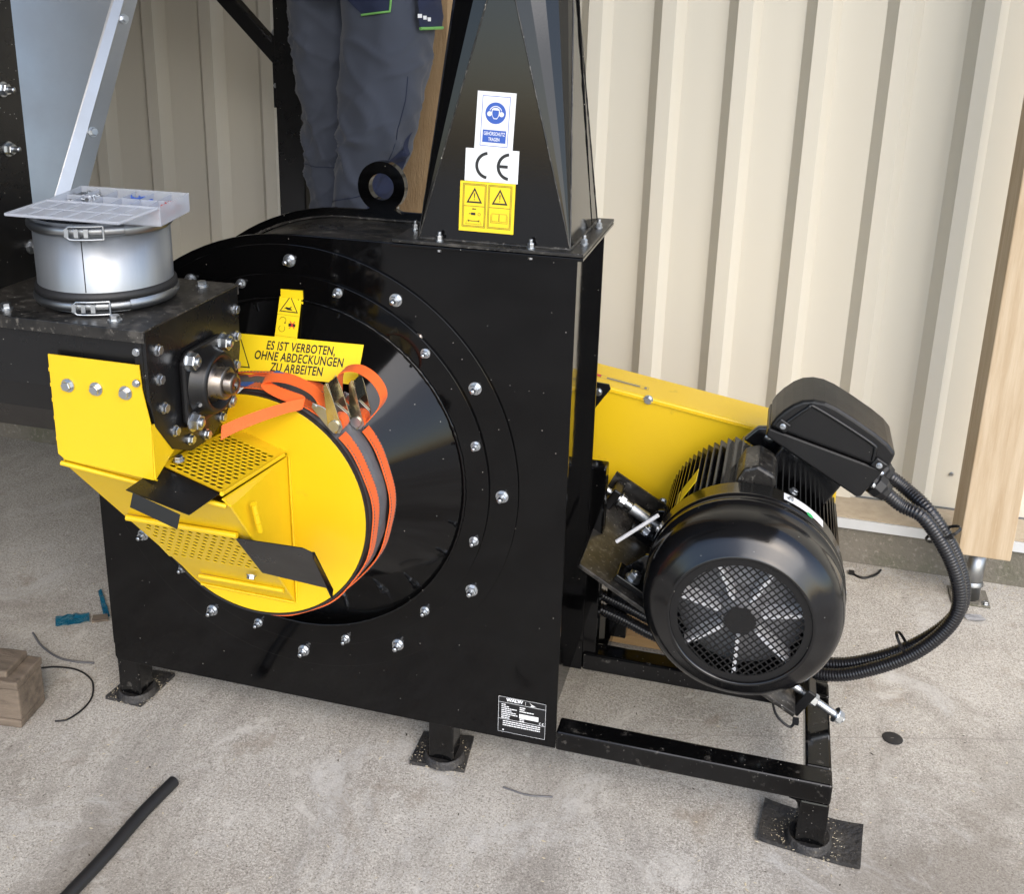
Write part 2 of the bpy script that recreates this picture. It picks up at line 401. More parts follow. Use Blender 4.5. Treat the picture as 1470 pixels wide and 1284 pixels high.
class Flat:
    """a flat print plane: origin o (world), right r, up u; marks are thin sheets above it"""
    def __init__(s, o, r, u, square=True):
        s.o = Vector(o); s.r = Vector(r).normalized(); s.u = Vector(u)
        s.u = (s.u-s.r*s.u.dot(s.r)).normalized() if square else s.u.normalized(); s.n = s.r.cross(s.u).normalized()
    def p(s, x, y, h=0.0): return s.o+s.r*x+s.u*y+s.n*h
    def poly(s, b, pts, h, thick=0.0): 
        return b.add([s.p(x, y, h) for x, y in pts], [tuple(range(len(pts)))])
    def rect(s, b, x0, y0, x1, y1, h): return s.poly(b, [(x0,y0),(x1,y0),(x1,y1),(x0,y1)], h)
    def slab(s, b, x0, y0, x1, y1, t):
        return b.prism([s.p(x0,y0), s.p(x1,y0), s.p(x1,y1), s.p(x0,y1)], s.n*t)
    def ring(s, b, cx, cy, r0, r1, h, a0=0, a1=360, n=40):
        vs = []
        for k in range(n+1):
            a = R(a0+(a1-a0)*k/n)
            vs += [s.p(cx+r0*math.cos(a), cy+r0*math.sin(a), h), s.p(cx+r1*math.cos(a), cy+r1*math.sin(a), h)]
        return b.add(vs, [(2*k, 2*k+1, 2*k+3, 2*k+2) for k in range(n)])
    def frame(s, b, x0, y0, x1, y1, w, h):
        s.rect(b, x0, y0, x1, y0+w, h); s.rect(b, x0, y1-w, x1, y1, h); s.rect(b, x0, y0+w, x0+w, y1-w, h); s.rect(b, x1-w, y0+w, x1, y1-w, h)
    def tri(s, b, cx, cy, half, height, w, h):
        A = [(cx-half, cy), (cx+half, cy), (cx, cy+height)]
        g = (cx, cy+height*0.36)
        k = 1-w
        Bp = [(g[0]+(x-g[0])*k, g[1]+(y-g[1])*k) for x, y in A]
        vs = [s.p(x, y, h) for x, y in A+Bp]
        return b.add(vs, [(0,1,4,3),(1,2,5,4),(2,0,3,5)])
    def text(s, body, x, y, size, mt, parent, h=0.0006, squeeze=0.8, bold=0.0, align='CENTER', name='lettering', spacing=1.0):
        cu = bpy.data.curves.new('txt', 'FONT'); cu.body = body; cu.size = size; cu.align_x = align; cu.align_y = 'CENTER'
        cu.offset = bold; cu.space_character = spacing; cu.resolution_u = 3
        t = bpy.data.objects.new('txt', cu); col.objects.link(t)
        bpy.context.view_layer.update()
        dg = bpy.context.evaluated_depsgraph_get()
        me = bpy.data.meshes.new_from_object(t.evaluated_get(dg))
        bpy.data.objects.remove(t); bpy.data.curves.remove(cu)
        org = ORG[parent.name]
        for vv in me.vertices: vv.co = s.p(x+vv.co.x*squeeze, y+vv.co.y, h)-org
        me.materials.clear(); me.materials.append(M[mt]); me.update()
        o = bpy.data.objects.new(name, me); col.objects.link(o); o.parent = parent; ORG[o.name] = org
        return o
def catmull(pts, n=10):
    pts = [Vector(p) for p in pts]; P = [pts[0]*2-pts[1]]+pts+[pts[-1]*2-pts[-2]]; out = []
    for i in range(1, len(P)-2):
        for k in range(n):
            t = k/n; a, b, c, d = P[i-1:i+3]
            out.append(0.5*((2*b)+(c-a)*t+(2*a-5*b+4*c-d)*t*t+(3*b-a-3*c+d)*t**3))
    out.append(pts[-1]); return out

# ================================================================== setting
g = MB(); N = 40
g.add([(-40,-40,0),(40,-40,0),(40,40,0),(-40,40,0)], [(0,1,2,3)])
structure(g.build('floor', 'concrete'), 'grey brushed concrete slab under the machine')
# thin control joint in the slab, filled dark
j = MB(); j.prism([(1.16,0.245,0.0008),(4,1.055,0.0008),(4,1.0560,0.0008),(1.16,0.246,0.0008)], (0,0,0.0006))
mat('joint', (0.24,0.22,0.195), 0.9)
structure(j.build('floor_joint', 'joint'), 'thin dark joint line across the concrete floor')
p = MB(); p.box((-6,1.20,-0.02),(7,1.46,0.138))
o = p.build('concrete_plinth', 'plinth_concrete', bevel=0.006); structure(o, 'damp mossy concrete plinth under the cream sheet wall')

# corrugated cream wall: sheets are parts
wall = thing('corrugated_wall', (0,1.36,0.15), 'cream trapezoidal sheet metal wall behind the machine', 'wall')
PITCH, YF, YC = 0.207, 1.362, 1.327
X0 = 0.9665
def rib_profile(k0, n):
    pts = []
    for k in range(k0, k0+n):
        x = X0+k*PITCH
        pts += [(x-0.013, YF), (x+0.014, YC), (x+0.053, YC), (x+0.079, YF)]
    return pts
for s in range(-5, 5):
    pr = rib_profile(s*5, 5)
    pr.append((X0+(s*5+5)*PITCH-0.013+0.0, YF))
    b = MB(); t = -0.0007*(s % 2)
    zs = [0.142, 1.0, 2.0, 3.35]
    vs = [(x, y+t, z) for z in zs for x, y in pr]; n = len(pr)
    b.add(vs, [(i*n+k, i*n+k+1, (i+1)*n+k+1, (i+1)*n+k) for i in range(3) for k in range(n-1)])
    o = b.build('cladding_sheet', 'sheet_cream', wall)
    sm = o.modifiers.new('solid', 'SOLIDIFY'); sm.thickness = 0.0008; sm.offset = 1
for (x, z) in [(1.918, 0.252), (0.885, 0.252), (2.75, 0.252), (1.918, 1.62), (0.885, 1.62), (-0.15, 1.62), (-0.15, 0.252)]:
    bolt(wall, 'tiny_head', (x, YF-0.001, z), (0,-1,0), 'screw')
# drip flashing on the plinth
b = MB()
b.box((-6,1.188,0.1395),(7,1.335,0.1435))
b.box((-6,1.184,0.116),(7,1.1875,0.1455))
b.build('base_flashing', 'flashing', wall)
mat('ledge', (0.46,0.39,0.29), 0.85, var=0.8, vscale=20, c2=(0.33,0.27,0.19), bump=0.3, bscale=120, specks=0.2, spscale=60)
b = MB(); b.box((-6,1.194,0.1440),(7,1.335,0.1475)); b.build('sealing_strip', 'ledge', wall)

roof = thing('shed_roof', (0,0.4,3.3), 'grey sheet roof above the machine, out of the picture', 'roof')
b = MB(); b.prism([(-7,1.7,3.36),(2.75,1.7,3.36),(2.75,-2.9,3.95),(-7,-2.9,3.95)], (0,0,0.06)); b.build('roof_panel', 'roof_sheet', roof)

sw = thing('side_light_blocker', (-2.3,-0.4,0), 'dark sheet added out of view left of the hopper to block light', 'wall')  # unseen blocker, added to darken the left part of the cream wall
b = MB(); b.box((-2.34,-2.3,0.0),(-2.30,1.30,3.5)); b.build('blocker_panel', 'roof_sheet', sw)

def timber(name, x0, x1, y0, y1, z0, z1, mt, label):
    t = thing(name, ((x0+x1)/2, (y0+y1)/2, 0), label, 'post', 'timber posts of the shed')
    b = MB(); n = 24
    # slightly waney square post
    for k in range(n):
        pass
    b.box((x0,y0,z0),(x1,y1,z1)); b.build('beam', mt, t, bevel=0.003)
    cx, cy = (x0+x1)/2, (y0+y1)/2+0.02
    b = MB(); b.lathe([(0.008,0.0),(0.008,0.026),(z0-0.012,0.026),(z0-0.012,0.0)], (cx,cy,0), (0,0,1), 24)
    b.lathe([(0.05,0.0265),(0.05,0.031),(0.052,0.031),(0.062,0.0265)], (cx,cy,0), (0,0,1), 24)
    b.build('support_tube', 'galvanised', t)
    b = MB(); b.box((cx-0.05,cy-0.04,0.0),(cx+0.05,cy+0.05,0.006)); b.build('foot_plate', 'plinth_concrete', t, bevel=0.001)
    b = MB(); b.box((cx-0.06,cy-0.06,z0-0.012),(cx+0.06,cy+0.06,z0-0.001)); b.build('head_plate', 'galvanised', t, bevel=0.001)
    for dx in (-0.038, 0.038): bolt(t, 'small_head', (cx+dx, cy-0.028, 0.006), (0,0,1), 'bolt')
    return t
tp = timber('timber_post', 1.900, 2.030, 1.0, 1.14, 0.176, 3.3, 'timber_planed', 'pale planed timber post on galvanised foot at the right edge')
timber('timber_post', 0.318, 0.458, 1.0, 1.14, 0.176, 3.3, 'timber_rough', 'rough sawn timber post behind the standing person')
# knots as small inlaid discs
mat('knot', (0.30,0.17,0.08), 0.7, var=0.9, vscale=60, c2=(0.16,0.08,0.03))
for (x, z, r) in [(1.985, 0.83, 0.011), (1.945, 1.25, 0.008)]:
    b = MB(); b.lathe([(0,0.0),(0.0006,r*0.9),(0.0,r)], (x,1.0,z), (0,-1,0), 18); b.build('knot', 'knot', tp)

# ================================================================== the mill
mill = thing('fan_mill', (0.55,0.14,0), 'glossy black steel fan mill with round bolted inlet cover and electric motor', 'machine')
AX, AZ, RS, W, DH, ZB, ZT = 0.472, 0.669, 0.474, 1.02, 0.277, 0.12, 1.143
def plate_outline(y):
    pts = [(0.004,y,ZB),(W,y,ZB),(W,y,ZT),(AX,y,ZT)]
    for k in range(1, 25):
        a = R(90+90*k/24); pts.append((AX+RS*math.cos(a), y, AZ+RS*math.sin(a)))
    pts += [(-0.002,y,0.165),(0.0,y,0.160),(-0.001,y,0.130)]
    return pts
b = MB(); b.prism(plate_outline(0.0), (0,0.006,0)); b.build('front_plate', 'black_gloss', mill, bevel=0.001, label='large glossy black front plate')
b = MB(); b.prism(plate_outline(DH), (0,0.006,0)); b.build('rear_plate', 'black_gloss', mill, bevel=0.001)
# wrap sheet between the plates (set in a little)
path = [(0.03,0.135),(0.03,AZ)]+[(AX+0.442*math.cos(R(180-90*k/24)), AZ+0.452*math.sin(R(180-90*k/24))) for k in range(1,25)]+[(0.69,AZ+0.452)]
b = MB()
vs = []
for x, z in path: vs += [(x,0.006,z),(x,DH,z)]
b.add(vs, [(2*i,2*i+1,2*i+3,2*i+2) for i in range(len(path)-1)], True)
o = b.build('wrap_sheet', 'black_dusty', mill, label='dusty curved top sheet of the housing')
b = MB(); b.box((0.992,0.006,0.135),(0.998,DH,ZT-0.002)); b.build('side_sheet', 'black_gloss', mill)
b = MB(); b.box((0.03,0.006,0.132),(0.992,DH,0.137)); b.build('bottom_sheet', 'black_gloss', mill)
# weld bead where the wrap meets the plates on the visible top
b = MB()
for yy in (0.0075, DH-0.0015):
    pp = [(AX+0.455*math.cos(R(a)), yy, AZ+0.455*math.sin(R(a))) for a in range(150, 88, -1)]+[(x, yy, AZ+0.455) for x in (0.5,0.55,0.6,0.64,0.68)]
    b.tube(pp, 0.003, 6, radii=[0.0025+0.0012*rnd.random() for _ in pp])
b.build('weld_bead', 'black_dusty', mill)
# round cover rings
def disc(name, r, y0, y1, mt, bev=0.001, hole=None, label=None):
    b = MB()
    if hole: b.lathe([(0,hole),(y0-y1,hole),(y0-y1,r),(0,r),(0,hole)], (AX,y0,AZ), (0,-1,0), 128, smooth=False)
    else: b.lathe([(0,r),(y0-y1,r),(y0-y1,0.0)], (AX,y0,AZ), (0,-1,0), 128, smooth=False)
    return b.build(name, mt, mill, bevel=bev, label=label)
disc('cover_ring', 0.456, -0.0005, -0.0055, 'black_gloss', hole=0.30)
disc('inlet_ring', 0.400, -0.006, -0.012, 'black_gloss', hole=0.30)
b = MB(); b.lathe([(-0.002,0.353),(0.0,0.352),(0.090,0.211),(0.096,0.208),(0.165,0.208)], (AX,-0.012,AZ), (0,-1,0), 128); b.build('inlet_cone', 'black_gloss', mill, label='shiny black inlet cone')
pp = [(AX+(0.352)*math.cos(R(a*2.5)), -0.0145, AZ+0.352*math.sin(R(a*2.5))) for a in range(145)]
pp2 = []
for i in range(145*3):
    a = R(i*2.5/3); rr = 0.3520+0.0008*rnd.random()
    pp2.append((AX+rr*math.cos(a), -0.0135, AZ+rr*math.sin(a)))
b = MB(); b.tube(pp2, 0.003, 6, radii=[0.0022+0.0012*rnd.random() for _ in pp2], caps=False); b.build('weld_bead', 'black_gloss', mill)
for k in range(12):
    a = R(30*k); bolt(mill, 'flange_nut', (AX+0.425*math.sin(a), -0.0055, AZ+0.425*math.cos(a)), (0,-1,0))
    a = R(30*k+15); bolt(mill, 'ring_nut', (AX+0.386*math.sin(a), -0.012, AZ+0.386*math.cos(a)), (0,-1,0))
# a lug with worn paint at the ring edge
b = MB(); b.lathe([(0,0.0),(0.004,0.0),(0.004,0.008),(0.0,0.009)], (AX+0.395*math.sin(R(40.5)), -0.006, AZ+0.395*math.cos(R(40.5))), (0,-1,0), 16); b.build('lug', 'bare_steel', mill)
# lifting eye on the rear plate
b = MB(); n = 40; ox, oz = 0.550, 1.194; vs = []
out = []
for k in range(n):
    a = R(-60+300*k/(n-1)); out.append((ox+0.052*math.cos(a), oz+0.053*math.sin(a)))
inn = [(ox+0.0275*math.cos(R(-60+300*k/(n-1))), oz+0.028*math.sin(R(-60+300*k/(n-1)))) for k in range(n)]
for yy in (0.270, 0.290):
    for q in out: vs.append((q[0],yy,q[1]))
    for q in inn: vs.append((q[0],yy,q[1]))
fs = []
for k in range(n-1):
    fs += [(k,k+1,n+k+1,n+k), (2*n+k,3*n+k,3*n+k+1,2*n+k+1), (k,2*n+k,2*n+k+1,k+1), (n+k,n+k+1,3*n+k+1,3*n+k)]
b.add(vs, fs)
b.prism([(out[0][0],0.270,out[0][1]),(inn[0][0],0.270,inn[0][1])]+[(ox+0.0275*math.cos(R(a)),0.270,oz+0.028*math.sin(R(a))) for a in (-75,-90,-105)]+[(inn[-1][0],0.270,inn[-1][1]),(out[-1][0],0.270,out[-1][1]),(ox-0.046,0.270,ZT-0.004),(ox+0.047,0.270,ZT-0.004)], (0,0.020,0))
b.build('lifting_eye', 'black_gloss', mill)
# discharge flange pair
FX0, FX1, FY0, FY1 = 0.682, 1.034, -0.025, 0.302
b = MB(); b.box((FX0,FY0,ZT+0.0005),(FX1,FY1,ZT+0.006)); b.build('lower_flange', 'black_gloss', mill, bevel=0.0008)
b = MB(); b.box((FX0+0.002,FY0+0.001,ZT+0.0075),(FX1,FY1,ZT+0.0135)); b.build('upper_flange', 'black_dusty', mill, bevel=0.0008)
ZF = ZT+0.0135
for (x, y) in [(0.770,-0.011),(0.938,-0.011),(1.020,0.055),(1.020,0.205),(0.698,0.065),(0.698,0.235),(0.770,0.288),(0.938,0.288)]:
    bolt(mill, 'acorn', (x,y,ZF), (0,0,1)); bolt(mill, 'tiny_head', (x,y,ZT+0.0003), (0,0,-1))
# square to round transition tower
CX0, CX1, CY0, CY1 = 0.727, 1.006, 0.0, 0.268
TC, TRr, TZ = V(0.864,0.132,1.66), 0.100, 1.66
b = MB()
corn = [V(CX0,CY0,ZF), V(CX1,CY0,ZF), V(CX1,CY1,ZF), V(CX0,CY1,ZF)]
def tp_(a): return TC+V(math.cos(R(a))*TRr, math.sin(R(a))*TRr, 0)
SEG = 5
for i, (c, a0) in enumerate(zip(corn, (180,270,0,90))):   # each corner: fan of facets over a quarter turn
    for k in range(SEG):
        b.add([c, tp_(a0+90*k/SEG), tp_(a0+90*(k+1)/SEG)], [(0,1,2)])
for i, a in enumerate((270,0,90,180)):
    b.add([corn[i], corn[(i+1) % 4], tp_(a)], [(0,1,2)])
b.lathe([(0,TRr),(0.5,TRr)], TC, (0,0,1), 20, smooth=True)
b.build('transition_tower', 'black_tower', mill, label='tapering black outlet tower')
# seam welds on the fold lines and the base
b = MB()
for c, a in ((corn[0],270),(corn[1],270),(corn[1],0),(corn[0],180),(corn[2],0)):
    q = [c.lerp(tp_(a), t/40) for t in range(41)]
    b.tube(q, 0.002, 6, radii=[0.0012+0.0008*rnd.random() for _ in q])
q = [corn[1]+V(-0.001,0.10,0)*0+V(0,0,0) , tp_(0)]
for c0, c1 in ((corn[0],corn[1]),(corn[1],corn[2]),(corn[3],corn[0])):
    q = [c0.lerp(c1, t/30)+V(0,0,0.001) for t in range(31)]
    b.tube(q, 0.003, 6, radii=[0.002+0.002*rnd.random() for _ in q])
b.build('weld_bead', 'black_dusty', mill)
# edge joint standing proud on the right face
b = MB(); q = [V(1.0045,0.212,ZF).lerp(tp_(2)+V(0.002,0.0,0), t/30) for t in range(31)]; b.tube(q, 0.0025, 6, radii=[0.0018+0.0014*rnd.random() for _ in q]); b.build('edge_seam', 'black_gloss', mill)

# ---- stickers on the tower
n0 = (tp_(270)-corn[0]).cross(corn[1]-corn[0]).normalized()
def on_tower(x, z):   # point of the front facet
    t = (z-ZF)/(TZ-ZF); return V(x, CY0+(0.032-CY0)*t, z)
up = (on_tower(0,1.5)-on_tower(0,1.2)).normalized()
def sticker(x, z, rot=0.0):
    r = (V(1,0,0)*math.cos(R(rot))+up*math.sin(R(rot)))
    return Flat(on_tower(x, z)+V(0,-0.0008,0), r, up)
# ear protection
S = sticker(0.8262,1.3225,-1.8); wd, hg = 0.0690, 0.0990
b = MB(); S.slab(b, 0,0,wd,hg,0.0004); st = b.build('ear_protection_sticker', 'white_print', mill, label='white and blue hearing protection sticker')
b = MB(); S.frame(b, 0.0095,0.006,wd-0.0095,hg-0.007,0.0010,0.0007); S.ring(b, wd/2,0.063,0.0,0.0185,0.0007); S.rect(b, 0.0135,0.0125,wd-0.0135,0.034,0.0007); b.build('blue_print', 'blue_print', st)
b = MB(); S.poly(b, [(wd/2+x*0.001, 0.063+y*0.001) for x, y in [(-6.5,7),(-7.5,2),(-6,-5),(-3,-10),(3,-10),(6,-5),(7.5,2),(6.5,7),(3,9),(-3,9)]], 0.001)
S.ring(b, wd/2,0.0635,0.0105,0.0118,0.001, 20, 160)
for sx in (-1, 1): S.ring(b, wd/2+sx*0.0108,0.0615,0.0,0.0042,0.0011)
b.build('white_print', 'white_print', st)
b = MB(); S.poly(b, [(wd/2+x*0.001, 0.063+y*0.001) for x, y in [(-5.6,5),(-6,0),(-5,-5),(-2.5,-8.5),(2.5,-8.5),(5,-5),(6,0),(5.6,5)]], 0.0013); b.build('face_print', 'blue_print', st)
S.text('GEHÖRSCHUTZ', wd/2, 0.0275, 0.0085, 'white_print', st, h=0.001, squeeze=0.62, bold=0.0001)
S.text('TRAGEN', wd/2, 0.0180, 0.0085, 'white_print', st, h=0.001, squeeze=0.62, bold=0.0001)
# CE
S = sticker(0.8105,1.2660,-0.6); wd, hg = 0.0965, 0.0570
b = MB(); S.slab(b, 0,0,wd,hg,0.0008); st = b.build('ce_sticker', 'white_print', mill, label='white sticker with black CE mark')
b = MB()
S.ring(b, 0.0425,0.0285,0.0185,0.0240,0.0012, 97, 263); S.ring(b, 0.0815,0.0285,0.0185,0.0240,0.0012, 97, 263); S.rect(b, 0.0600,0.0258,0.0775,0.0312,0.0013)
b.build('ce_mark', 'black_print', st)
# double warning sticker
S = sticker(0.8025,1.1770,-0.4); wd, hg = 0.1005, 0.0885
b = MB(); S.slab(b, 0,0,wd,hg,0.0012); st = b.build('warning_sticker', 'yellow_print', mill, label='yellow sticker with two warning triangles')
b = MB()
for k in range(2):
    x0 = 0.0055+k*0.0465; x1 = x0+0.0430
    S.frame(b, x0,0.0075,x1,hg-0.004,0.0008,0.0016); S.frame(b, x0+0.002,0.0095,x1-0.002,hg-0.006,0.0008,0.0016)
    S.rect(b, x0+0.002,0.0445,x1-0.002,0.0453,0.0016)
    cx = (x0+x1)/2
    S.tri(b, cx,0.0505,0.0145,0.0275,0.30,0.0016)
    S.poly(b, [(cx-0.0006,0.0590),(cx+0.0006,0.0590),(cx+0.0011,0.0680),(cx-0.0011,0.0680)], 0.0016); S.ring(b, cx,0.0565,0,0.0010,0.0016,n=12)
cx = 0.027
S.poly(b, [(cx-0.004,0.0400),(cx-0.001,0.0418),(cx-0.001,0.0408),(cx+0.004,0.0408),(cx+0.004,0.0392),(cx-0.001,0.0392),(cx-0.001,0.0382)], 0.0016)
S.rect(b, cx-0.005,0.0290,cx+0.003,0.0335,0.0016); S.rect(b, cx-0.009,0.0305,cx-0.005,0.0318,0.0016); S.ring(b, cx+0.010,0.0310,0.0020,0.0026,0.0016,n=16)
S.rect(b, cx-0.009,0.0180,cx+0.009,0.0192,0.0016); S.rect(b, cx-0.010,0.0172,cx-0.008,0.0202,0.0016); S.rect(b, cx+0.008,0.0172,cx+0.010,0.0202,0.0016)
S.poly(b, [(cx-0.015,0.0135),(cx-0.0145,0.0135),(cx-0.0095,0.0215),(cx-0.010,0.0215)], 0.0016); S.poly(b, [(cx+0.015,0.0135),(cx+0.0145,0.0135),(cx+0.0095,0.0215),(cx+0.010,0.0215)], 0.0016); S.rect(b, cx-0.015,0.0130,cx+0.015,0.0135,0.0016)
cx = 0.0735
for x0, x1 in ((cx-0.0135,cx-0.0003),(cx+0.0003,cx+0.0135)): S.frame(b, x0,0.0205,x1,0.0345,0.0005,0.0016)
S.rect(b, cx-0.0155,0.0180,cx+0.0155,0.0186,0.0016); S.rect(b, cx-0.0155,0.0186,cx-0.0150,0.0320,0.0016); S.rect(b, cx+0.0150,0.0186,cx+0.0155,0.0320,0.0016)
b.build('warning_print', 'black_print', st)
# ---- big forbidding sign on the inlet cone (flat sheet touching the cone)
QR = V(0.6287,-0.0493,0.9563)-V(0.3945,-0.0714,0.9598); UPS = V(0.6287,-0.0493,0.9563)-V(0.6392,-0.0941,0.8953)
S = Flat(V(0.6392,-0.0941,0.8953), QR, UPS)
b = MB(); S.slab(b, -0.288,0,0.001,0.0775,0.001); st = b.build('prohibition_sign', 'yellow_print', mill, label='yellow sign forbidding work without covers')
for k, t in enumerate(('ES IST VERBOTEN,', 'OHNE ABDECKUNGEN', 'ZU ARBEITEN')):
    S.text(t, -0.1165, 0.0590-0.0208*k, 0.0240, 'black_print', st, h=0.0014, squeeze=0.66, bold=0.0005, spacing=1.06)
b = MB(); S.tri(b, -0.238,0.012,0.032,0.060,0.10,0.0014); S.poly(b, [(-0.240,0.030),(-0.236,0.030),(-0.2345,0.054),(-0.2415,0.054)], 0.0014); S.ring(b, -0.238,0.023,0,0.0025,0.0014,n=14); b.build('warning_print', 'black_print', st)
# ---- bent hand-crush sticker: upper part on the ring, lower part on the cone
S = Flat(V(0.4553,-0.0128,1.0195), (1,0,0.02), (0,0,1)); S2 = Flat(V(0.4646,-0.0625,0.9585), (1,0.01,-0.02), V(0.4566,-0.0160,1.0192)-V(0.4666,-0.0602,0.9613), square=False)
L2 = (V(0.4574,-0.0165,1.0192)-V(0.4646,-0.0625,0.9585)).length
b = MB(); S.slab(b, 0.001,-0.008,0.0460,0.0195,0.0030); S2.slab(b, 0.000,0.0,0.0445,L2+0.006,0.0024); st = b.build('crush_hazard_sticker', 'yellow_print', mill, label='small yellow crush hazard sticker')
b = MB(); xo = 0.0
S2.tri(b, xo+0.0222,0.0520,0.0190,0.0340,0.16,0.0030)
S2.rect(b, xo,0.0455,xo+0.0445,0.0459,0.0030); S2.rect(b, xo+0.001,0.003,xo+0.0435,0.0034,0.0030)
S2.poly(b, [(xo+0.0110,0.0570),(xo+0.0150,0.0590),(xo+0.0195,0.0565),(xo+0.0300,0.0560),(xo+0.0250,0.0600),(xo+0.0280,0.0650),(xo+0.0225,0.0610),(xo+0.0160,0.0620)], 0.0030)
S2.ring(b, xo+0.0125,0.0350,0.0058,0.0066,0.0030,-60,180,20); S2.ring(b, xo+0.0125,0.0180,0.0058,0.0066,0.0030,120,400,20)
S2.poly(b, [(xo+0.0165,0.0285),(xo+0.0200,0.0300),(xo+0.0175,0.0320)], 0.0030)
S2.rect(b, xo+0.0250,0.0240,xo+0.0390,0.0300,0.0030)
b.build('hazard_print', 'black_print', st)
b = MB()
S2.poly(b, [(xo+0.0265,0.0200),(xo+0.0285,0.0200),(xo+0.0385,0.0345),(xo+0.0365,0.0345)], 0.0034); S2.poly(b, [(xo+0.0385,0.0200),(xo+0.0365,0.0200),(xo+0.0265,0.0345),(xo+0.0285,0.0345)], 0.0034)
b.build('red_cross_print', 'red_print', st)
# ---- rating plate
S = Flat(V(0.8995,-0.0005,0.1366), (1,0,0), (0,0,1)); wd, hg = 0.0985, 0.0840
b = MB(); S.slab(b, 0,0,wd,hg,0.0006); st = b.build('rating_plate', 'black_plastic', mill, label='black rating plate with white print')
b = MB()
S.frame(b, 0,0,wd,hg,0.0005,0.0009); S.rect(b, 0.0005,0.0705,wd-0.0005,0.0712,0.0009) ; S.rect(b, 0.0005,0.0310,wd-0.0005,0.0317,0.0009); S.rect(b, 0.056,0.073,0.0565,0.081,0.0009)
rn = random.Random(3)
def words(x, y, x1, h):
    while x < x1-0.002:
        wl = min(rn.uniform(0.002, 0.007), x1-x); S.rect(b, x, y, x+wl, y+h, 0.0009); x += wl+0.0008
for k, ln in enumerate((0.010,0.018,0.032,0.023,0.032,0.034,0.018,0.017)): words(0.0065, 0.0650-k*0.0045, 0.0065+ln, 0.0021)
for k, ln in enumerate((0.014,0.011,0.031)): words(0.0445, 0.0640-k*0.0046, 0.0445+ln, 0.0023)
S.rect(b, 0.0440,0.0395,0.0840,0.0500,0.0009)
for k, ln in enumerate((0.012,0.012)): words(0.0450, 0.0360-k*0.0042, 0.0450+ln, 0.0021)
for k in range(3): words(0.010, 0.0255-k*0.0048, 0.088, 0.0022)
# bird-like emblem
S.poly(b, [(0.064,0.0815),(0.0685,0.0775),(0.0735,0.0755),(0.0790,0.0730),(0.0755,0.0735),(0.0725,0.0722),(0.0650,0.0725),(0.0695,0.0745)], 0.0009)
S.poly(b, [(0.0165,0.0825),(0.0505,0.0825),(0.0475,0.0815),(0.0195,0.0815)], 0.0009)
S.ring(b, 0.0885,0.0355,0.0021,0.0030,0.0009,80,280,14); S.ring(b, 0.0945,0.0355,0.0021,0.0030,0.0009,80,280,14); S.rect(b, 0.0915,0.0351,0.0942,0.0358,0.0010)
b.build('rating_print', 'white_print', st)
S.text('WALW', 0.0335, 0.0778, 0.0092, 'white_print', st, h=0.0010, squeeze=1.15, bold=0.0004)
b = MB(); b.lathe([(0,0),(0,0.0018),(0.0004,0.0018),(0.0004,0)], (0.9105,-0.0012,0.1415), (0,-1,0), 10); b.build('paint_chip', 'white_print', st)

# ---- base frame
FB = MB(); XL = 1.5556; HB = 0.0446
FB.box((W+0.001,-0.005,ZB),(XL,0.045,ZB+HB)); FB.build('front_rail', 'black_rail', mill, bevel=0.005, seg=3)
b = MB(); b.box((W+0.001,DH,ZB),(XL,DH+0.05,ZB+HB)); b.build('rear_rail', 'black_rail', mill, bevel=0.005, seg=3)
b = MB(); b.box((XL-0.05,0.0455,ZB+0.0005),(XL-0.0005,DH-0.0005,ZB+HB-0.0005)); b.build('end_rail', 'black_rail', mill, bevel=0.005, seg=3)
b = MB(); b.box((W-0.03,DH+0.0065,ZB),(W+0.03,DH+0.05,0.62)); b.build('rear_column', 'black_gloss', mill, bevel=0.004)
for (x, y) in [(XL-0.0285,0.0235),(0.772,0.040),(0.020,0.040),(0.02,DH-0.02)]:
    b = MB(); b.box((x-0.0275,y-0.0275,0.0225),(x+0.0275,y+0.0275,ZB-0.0005 if x > 1.2 else 0.131)); b.build('leg', 'black_rail', mill, bevel=0.004)
# fillet of the rail into the corner leg
b = MB(); b.prism([(XL-0.0565,-0.0036,ZB),(XL-0.0565-0.020,-0.0036,ZB),(XL-0.0565-0.008,-0.0036,ZB-0.003),(XL-0.0565-0.003,-0.0036,ZB-0.009),(XL-0.0565,-0.0036,ZB-0.022)], (0,0.05,0)); b.build('gusset', 'black_gloss', mill)

# ---- drive guard
G = thing
b = MB(); b.prism([(0.24,0.505,0.845),(1.50,0.505,0.646),(1.535,0.505,0.60),(1.535,0.505,0.40),(1.48,0.505,0.32),(1.15,0.505,0.33),(0.24,0.505,0.47)], (0,0.138,0))
gd = b.build('drive_guard', 'yellow_guard', mill, bevel=0.004, label='yellow sheet metal belt guard')
b = MB(); b.prism([(0.24,0.500,0.838),(1.495,0.500,0.639),(1.495,0.500,0.637),(0.24,0.500,0.836)], (0,0.004,0)); b.build('guard_lip', 'yellow_guard', gd)
bolt(gd, 'lid_head', (1.105,0.5045,0.7035), (0,-1,0)); bolt(gd, 'lid_head', (1.155,0.5045,0.452), (0,-1,0))
for (x, z) in [(1.0,0.725)]:
    b = MB(); b.prism([(0.935,0.498,z-0.11),(0.962,0.498,z-0.09),(1.018,0.498,z-0.005),(1.014,0.498,z+0.006),(0.985,0.498,z+0.008),(0.93,0.498,z-0.0)], (0,0.006,0)); b.build('guard_bracket', 'black_satin', gd, bevel=0.001)
    bolt(gd, 'small_head', (0.990,0.4975,z-0.014), (0,-1,0))
def guard_top(x): return 0.845+(x-0.24)*(0.646-0.845)/(1.50-0.24)
S = Flat(V(0.985,0.545,guard_top(0.985)+0.001), (1,0,-0.158), (0,1,0))
